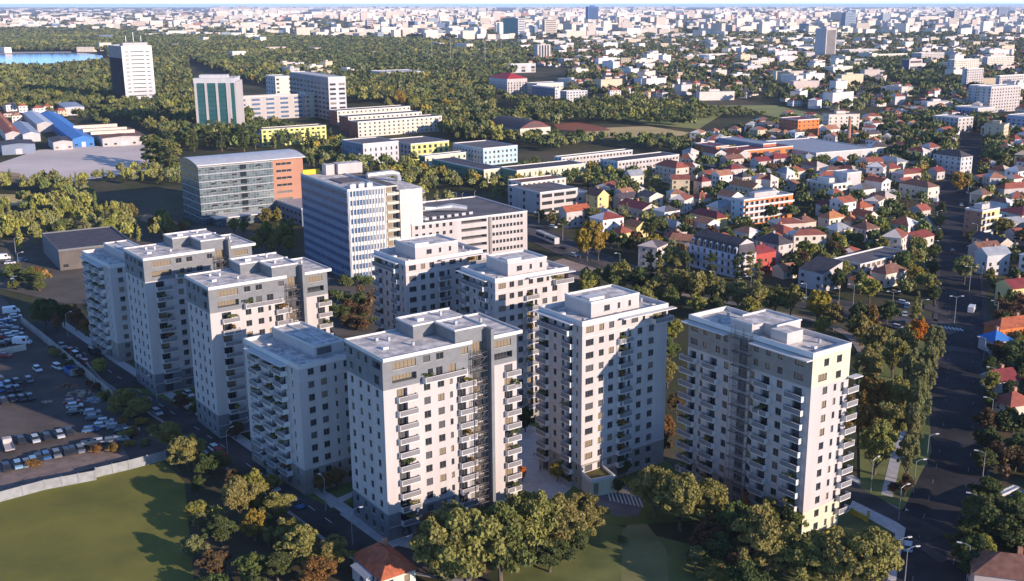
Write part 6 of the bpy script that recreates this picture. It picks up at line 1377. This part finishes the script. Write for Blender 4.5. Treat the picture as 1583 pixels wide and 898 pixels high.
# ------------------------------------------------------------------ street lamps and poles
def lamp_mesh(kind_):
    if ('lamp', kind_) in MESHC: return MESHC[('lamp', kind_)]
    H = {'single':8.5,'double':10.5,'short':6.5}[kind_]; p = MB(); p.tube([(0,0,0),(0,0,H)], [.13,.07], GALV, 6)
    a = MB(); hd = []
    for s in ((1,-1) if kind_ == 'double' else (1,)): a.tube([(0,0,H-.1),(s*1.0,0,H+.35),(s*1.9,0,H+.45)], [.06,.05,.05], GALV, 5); q = MB(); q.prism([(s*1.7,-.2),(s*2.7,-.15),(s*2.7,.15),(s*1.7,.2)][::s], H+.35, H+.55, TRIM); hd.append(q.mesh('lamp_head'))
    MESHC[('lamp', kind_)] = (p.mesh('pole'), a.mesh('arm'), hd); return MESHC[('lamp', kind_)]
def lamp(px, py, deg, k='single'):
    x, y = un(px, py); p, a, hd = lamp_mesh(k); o = thing('street_lamp', f'{"double-headed" if k == "double" else "grey"} street lamp', 'street lamp', (x,y,.1), rad(deg), 'street lamps of the district', auto=True); o.scale = (.9,.9,.88); link('pole', p, o); link('arm', a, o)
    for h_ in hd: link('lamp_head', h_, o)
for px, py, dg in ((1507,818,162),(1494,900,162),(1518,748,162),(1531,660,162),(1535,610,162),(1520,560,162),(1540,500,162),(1517,440,162),(1513,402,162),(1509,372,162),(1504,345,162),(1499,320,162),(1496,300,162),(1389,805,30),(1412,762,10),(1432,720,10),(1386,890,10),(1398,905,10),(1422,497,-10),(1427,432,-10),(1440,400,-10),(1443,380,-10),(1447,350,-10),(1346,760,40),
                   (504,790,130),(545,842,20),(353,712,60),(417,745,-130),(243,620,-130),(105,520,60),(25,395,0),(30,420,40),
                   (833,352,200),(870,372,200),(958,420,200),(1017,438,200),(1104,450,200),(1160,458,200),(1245,470,200),(1296,478,200),(655,310,200),(706,320,200),(505,425,100),(983,440,20),(1038,450,20)): lamp(px, py, dg)
lamp(1475,500,0,'double'); lamp(1378,492,0,'double'); lamp(1318,480,0,'double'); lamp(1498,450,0,'double')
for i, (px, py) in enumerate(((697,104),(750,108),(775,103),(668,100))):
    x, y = un(px, py); o = thing('floodlight_mast', f'{("tallest","nearest","rightmost","leftmost")[i]} stadium floodlight mast standing at the woods edge', 'mast', (x,y,0)); p = MB(); p.tube([(0,0,0),(0,0,46)], [.5,.3], STEEL, 6); p.build('pole', o); p = MB(); p.box(-2,2,-.4,.4,46,48,STEEL); p.build('light_panel', o)

# ------------------------------------------------------------------ people in the courtyard and on the pavement
def person_mesh():
    J = {'pelvis':(0,0,.95,.15),'waist':(0,0,1.12,.13),'chest':(0,-.01,1.36,.165),'neck':(0,0,1.52,.06),'head':(0,0,1.66,.10),'crown':(0,0,1.76,.075)}
    ed = [('pelvis','waist'),('waist','chest'),('chest','neck'),('neck','head'),('head','crown')]
    for s, t in ((-1,'l'),(1,'r')):
        st = .18*s; J['hip'+t]=(s*.1,0,.88,.095); J['knee'+t]=(s*.11,-st*.6,.48,.062); J['ankle'+t]=(s*.11,-st+.05*s,.09,.042); J['toe'+t]=(s*.12,-st-.14,.04,.036)
        J['sho'+t]=(s*.19,0,1.43,.06); J['elb'+t]=(s*.25,st*.3,1.14,.045); J['wri'+t]=(s*.25,st*.6-.08,.90,.03); J['hand'+t]=(s*.25,st*.6-.1,.80,.028)
        ed += [('pelvis','hip'+t),('hip'+t,'knee'+t),('knee'+t,'ankle'+t),('ankle'+t,'toe'+t),('chest','sho'+t),('sho'+t,'elb'+t),('elb'+t,'wri'+t),('wri'+t,'hand'+t)]
    N = list(J); me = bpy.data.meshes.new('person'); me.from_pydata([J[k][:3] for k in N], [(N.index(a), N.index(b)) for a, b in ed], [])
    o = bpy.data.objects.new('tmp', me); C.objects.link(o); md = o.modifiers.new('s', 'SKIN'); o.modifiers.new('u', 'SUBSURF').levels = 1
    for i, k in enumerate(N): me.skin_vertices[0].data[i].radius = (J[k][3], J[k][3]*.85)
    me.skin_vertices[0].data[0].use_root = True
    dg = bpy.context.evaluated_depsgraph_get(); r = bpy.data.meshes.new_from_object(o.evaluated_get(dg)); bpy.data.objects.remove(o); r.name = 'person'; return r
PM = person_mesh(); skin = plain('skin', (.45,.28,.2), .6)
for px, py, dg, top, leg, lb in ((826,707,20,(.75,.75,.74),(.10,.12,.2),'person in white top walking in the courtyard beside another'),(831,703,200,(.06,.08,.16),(.05,.05,.06),'person in dark clothes walking beside the one in white top'),(835,729,90,(.05,.08,.22),(.05,.05,.08),'person in dark blue standing at the courtyard planters'),(474,768,130,(.25,.24,.22),(.06,.06,.07),'person walking on the street pavement by the low white tower')):
    me = PM.copy(); i = len(PENDING)+px; ms = [plain(f'top_{px}', top), plain(f'trousers_{px}', leg), skin]
    for m_ in ms: me.materials.append(m_)
    me.polygons.foreach_set('material_index', [2 if f.center[2] > 1.5 or (f.center[2] < .92 and abs(f.center[0]) > .2) else 0 if f.center[2] > .95 else 1 for f in me.polygons])
    x, y = un(px, py); o = link('person', me, None, (x, y, .2), rad(dg)); tag(o, lb, 'person')

# ------------------------------------------------------------------ labels completed from what stands beside each thing
def finish_labels():
    taken = {}
    for o in PENDING:
        x, y = o.location.x, o.location.y; D = math.hypot(x, y)
        best = min(LAND, key=lambda l: math.hypot(l[1]-x, l[2]-y)/1.0); dx, dy = x-best[1], y-best[2]
        rel = ('right of' if dx > 0 else 'left of') if abs(dx)*1.0 > abs(dy) else ('behind' if dy > 0 else 'in front of')
        far = math.hypot(dx, dy) > .22*D+25
        o['label'] = f"{o['label']} {'far ' if far else ''}{rel} {best[0]}"
        taken.setdefault(o['label'], []).append(o)
    for lb, L in taken.items():
        if len(L) == 1: continue
        L.sort(key=lambda o: pr(o.location.x, o.location.y)[0])
        for i, o in enumerate(L):
            suf = 'leftmost' if i == 0 else 'rightmost' if i == len(L)-1 else ordinal(i+1)+' from left'
            o['label'] = f'{lb}, {suf}'
finish_labels()

# ------------------------------------------------------------------ air
def haze():
    b = MB(); m = bpy.data.materials.new('haze_air'); m.use_nodes = True; n = m.node_tree.nodes; n.clear(); out = n.new('ShaderNodeOutputMaterial'); v = n.new('ShaderNodeVolumePrincipled')
    v.inputs['Color'].default_value = (.62,.75,1.0,1); v.inputs['Density'].default_value = HAZE_DENSITY; v.inputs['Anisotropy'].default_value = 0.0
    m.node_tree.links.new(v.outputs[0], out.inputs['Volume'])
    b.box(-50000, 50000, -350, 50000, -1.0, 130.0, m); o = b.build('haze'); kind(o, 'stuff', 'thin bluish air over the far city')
HAZE_DENSITY = 0.000042
haze()
#==END==
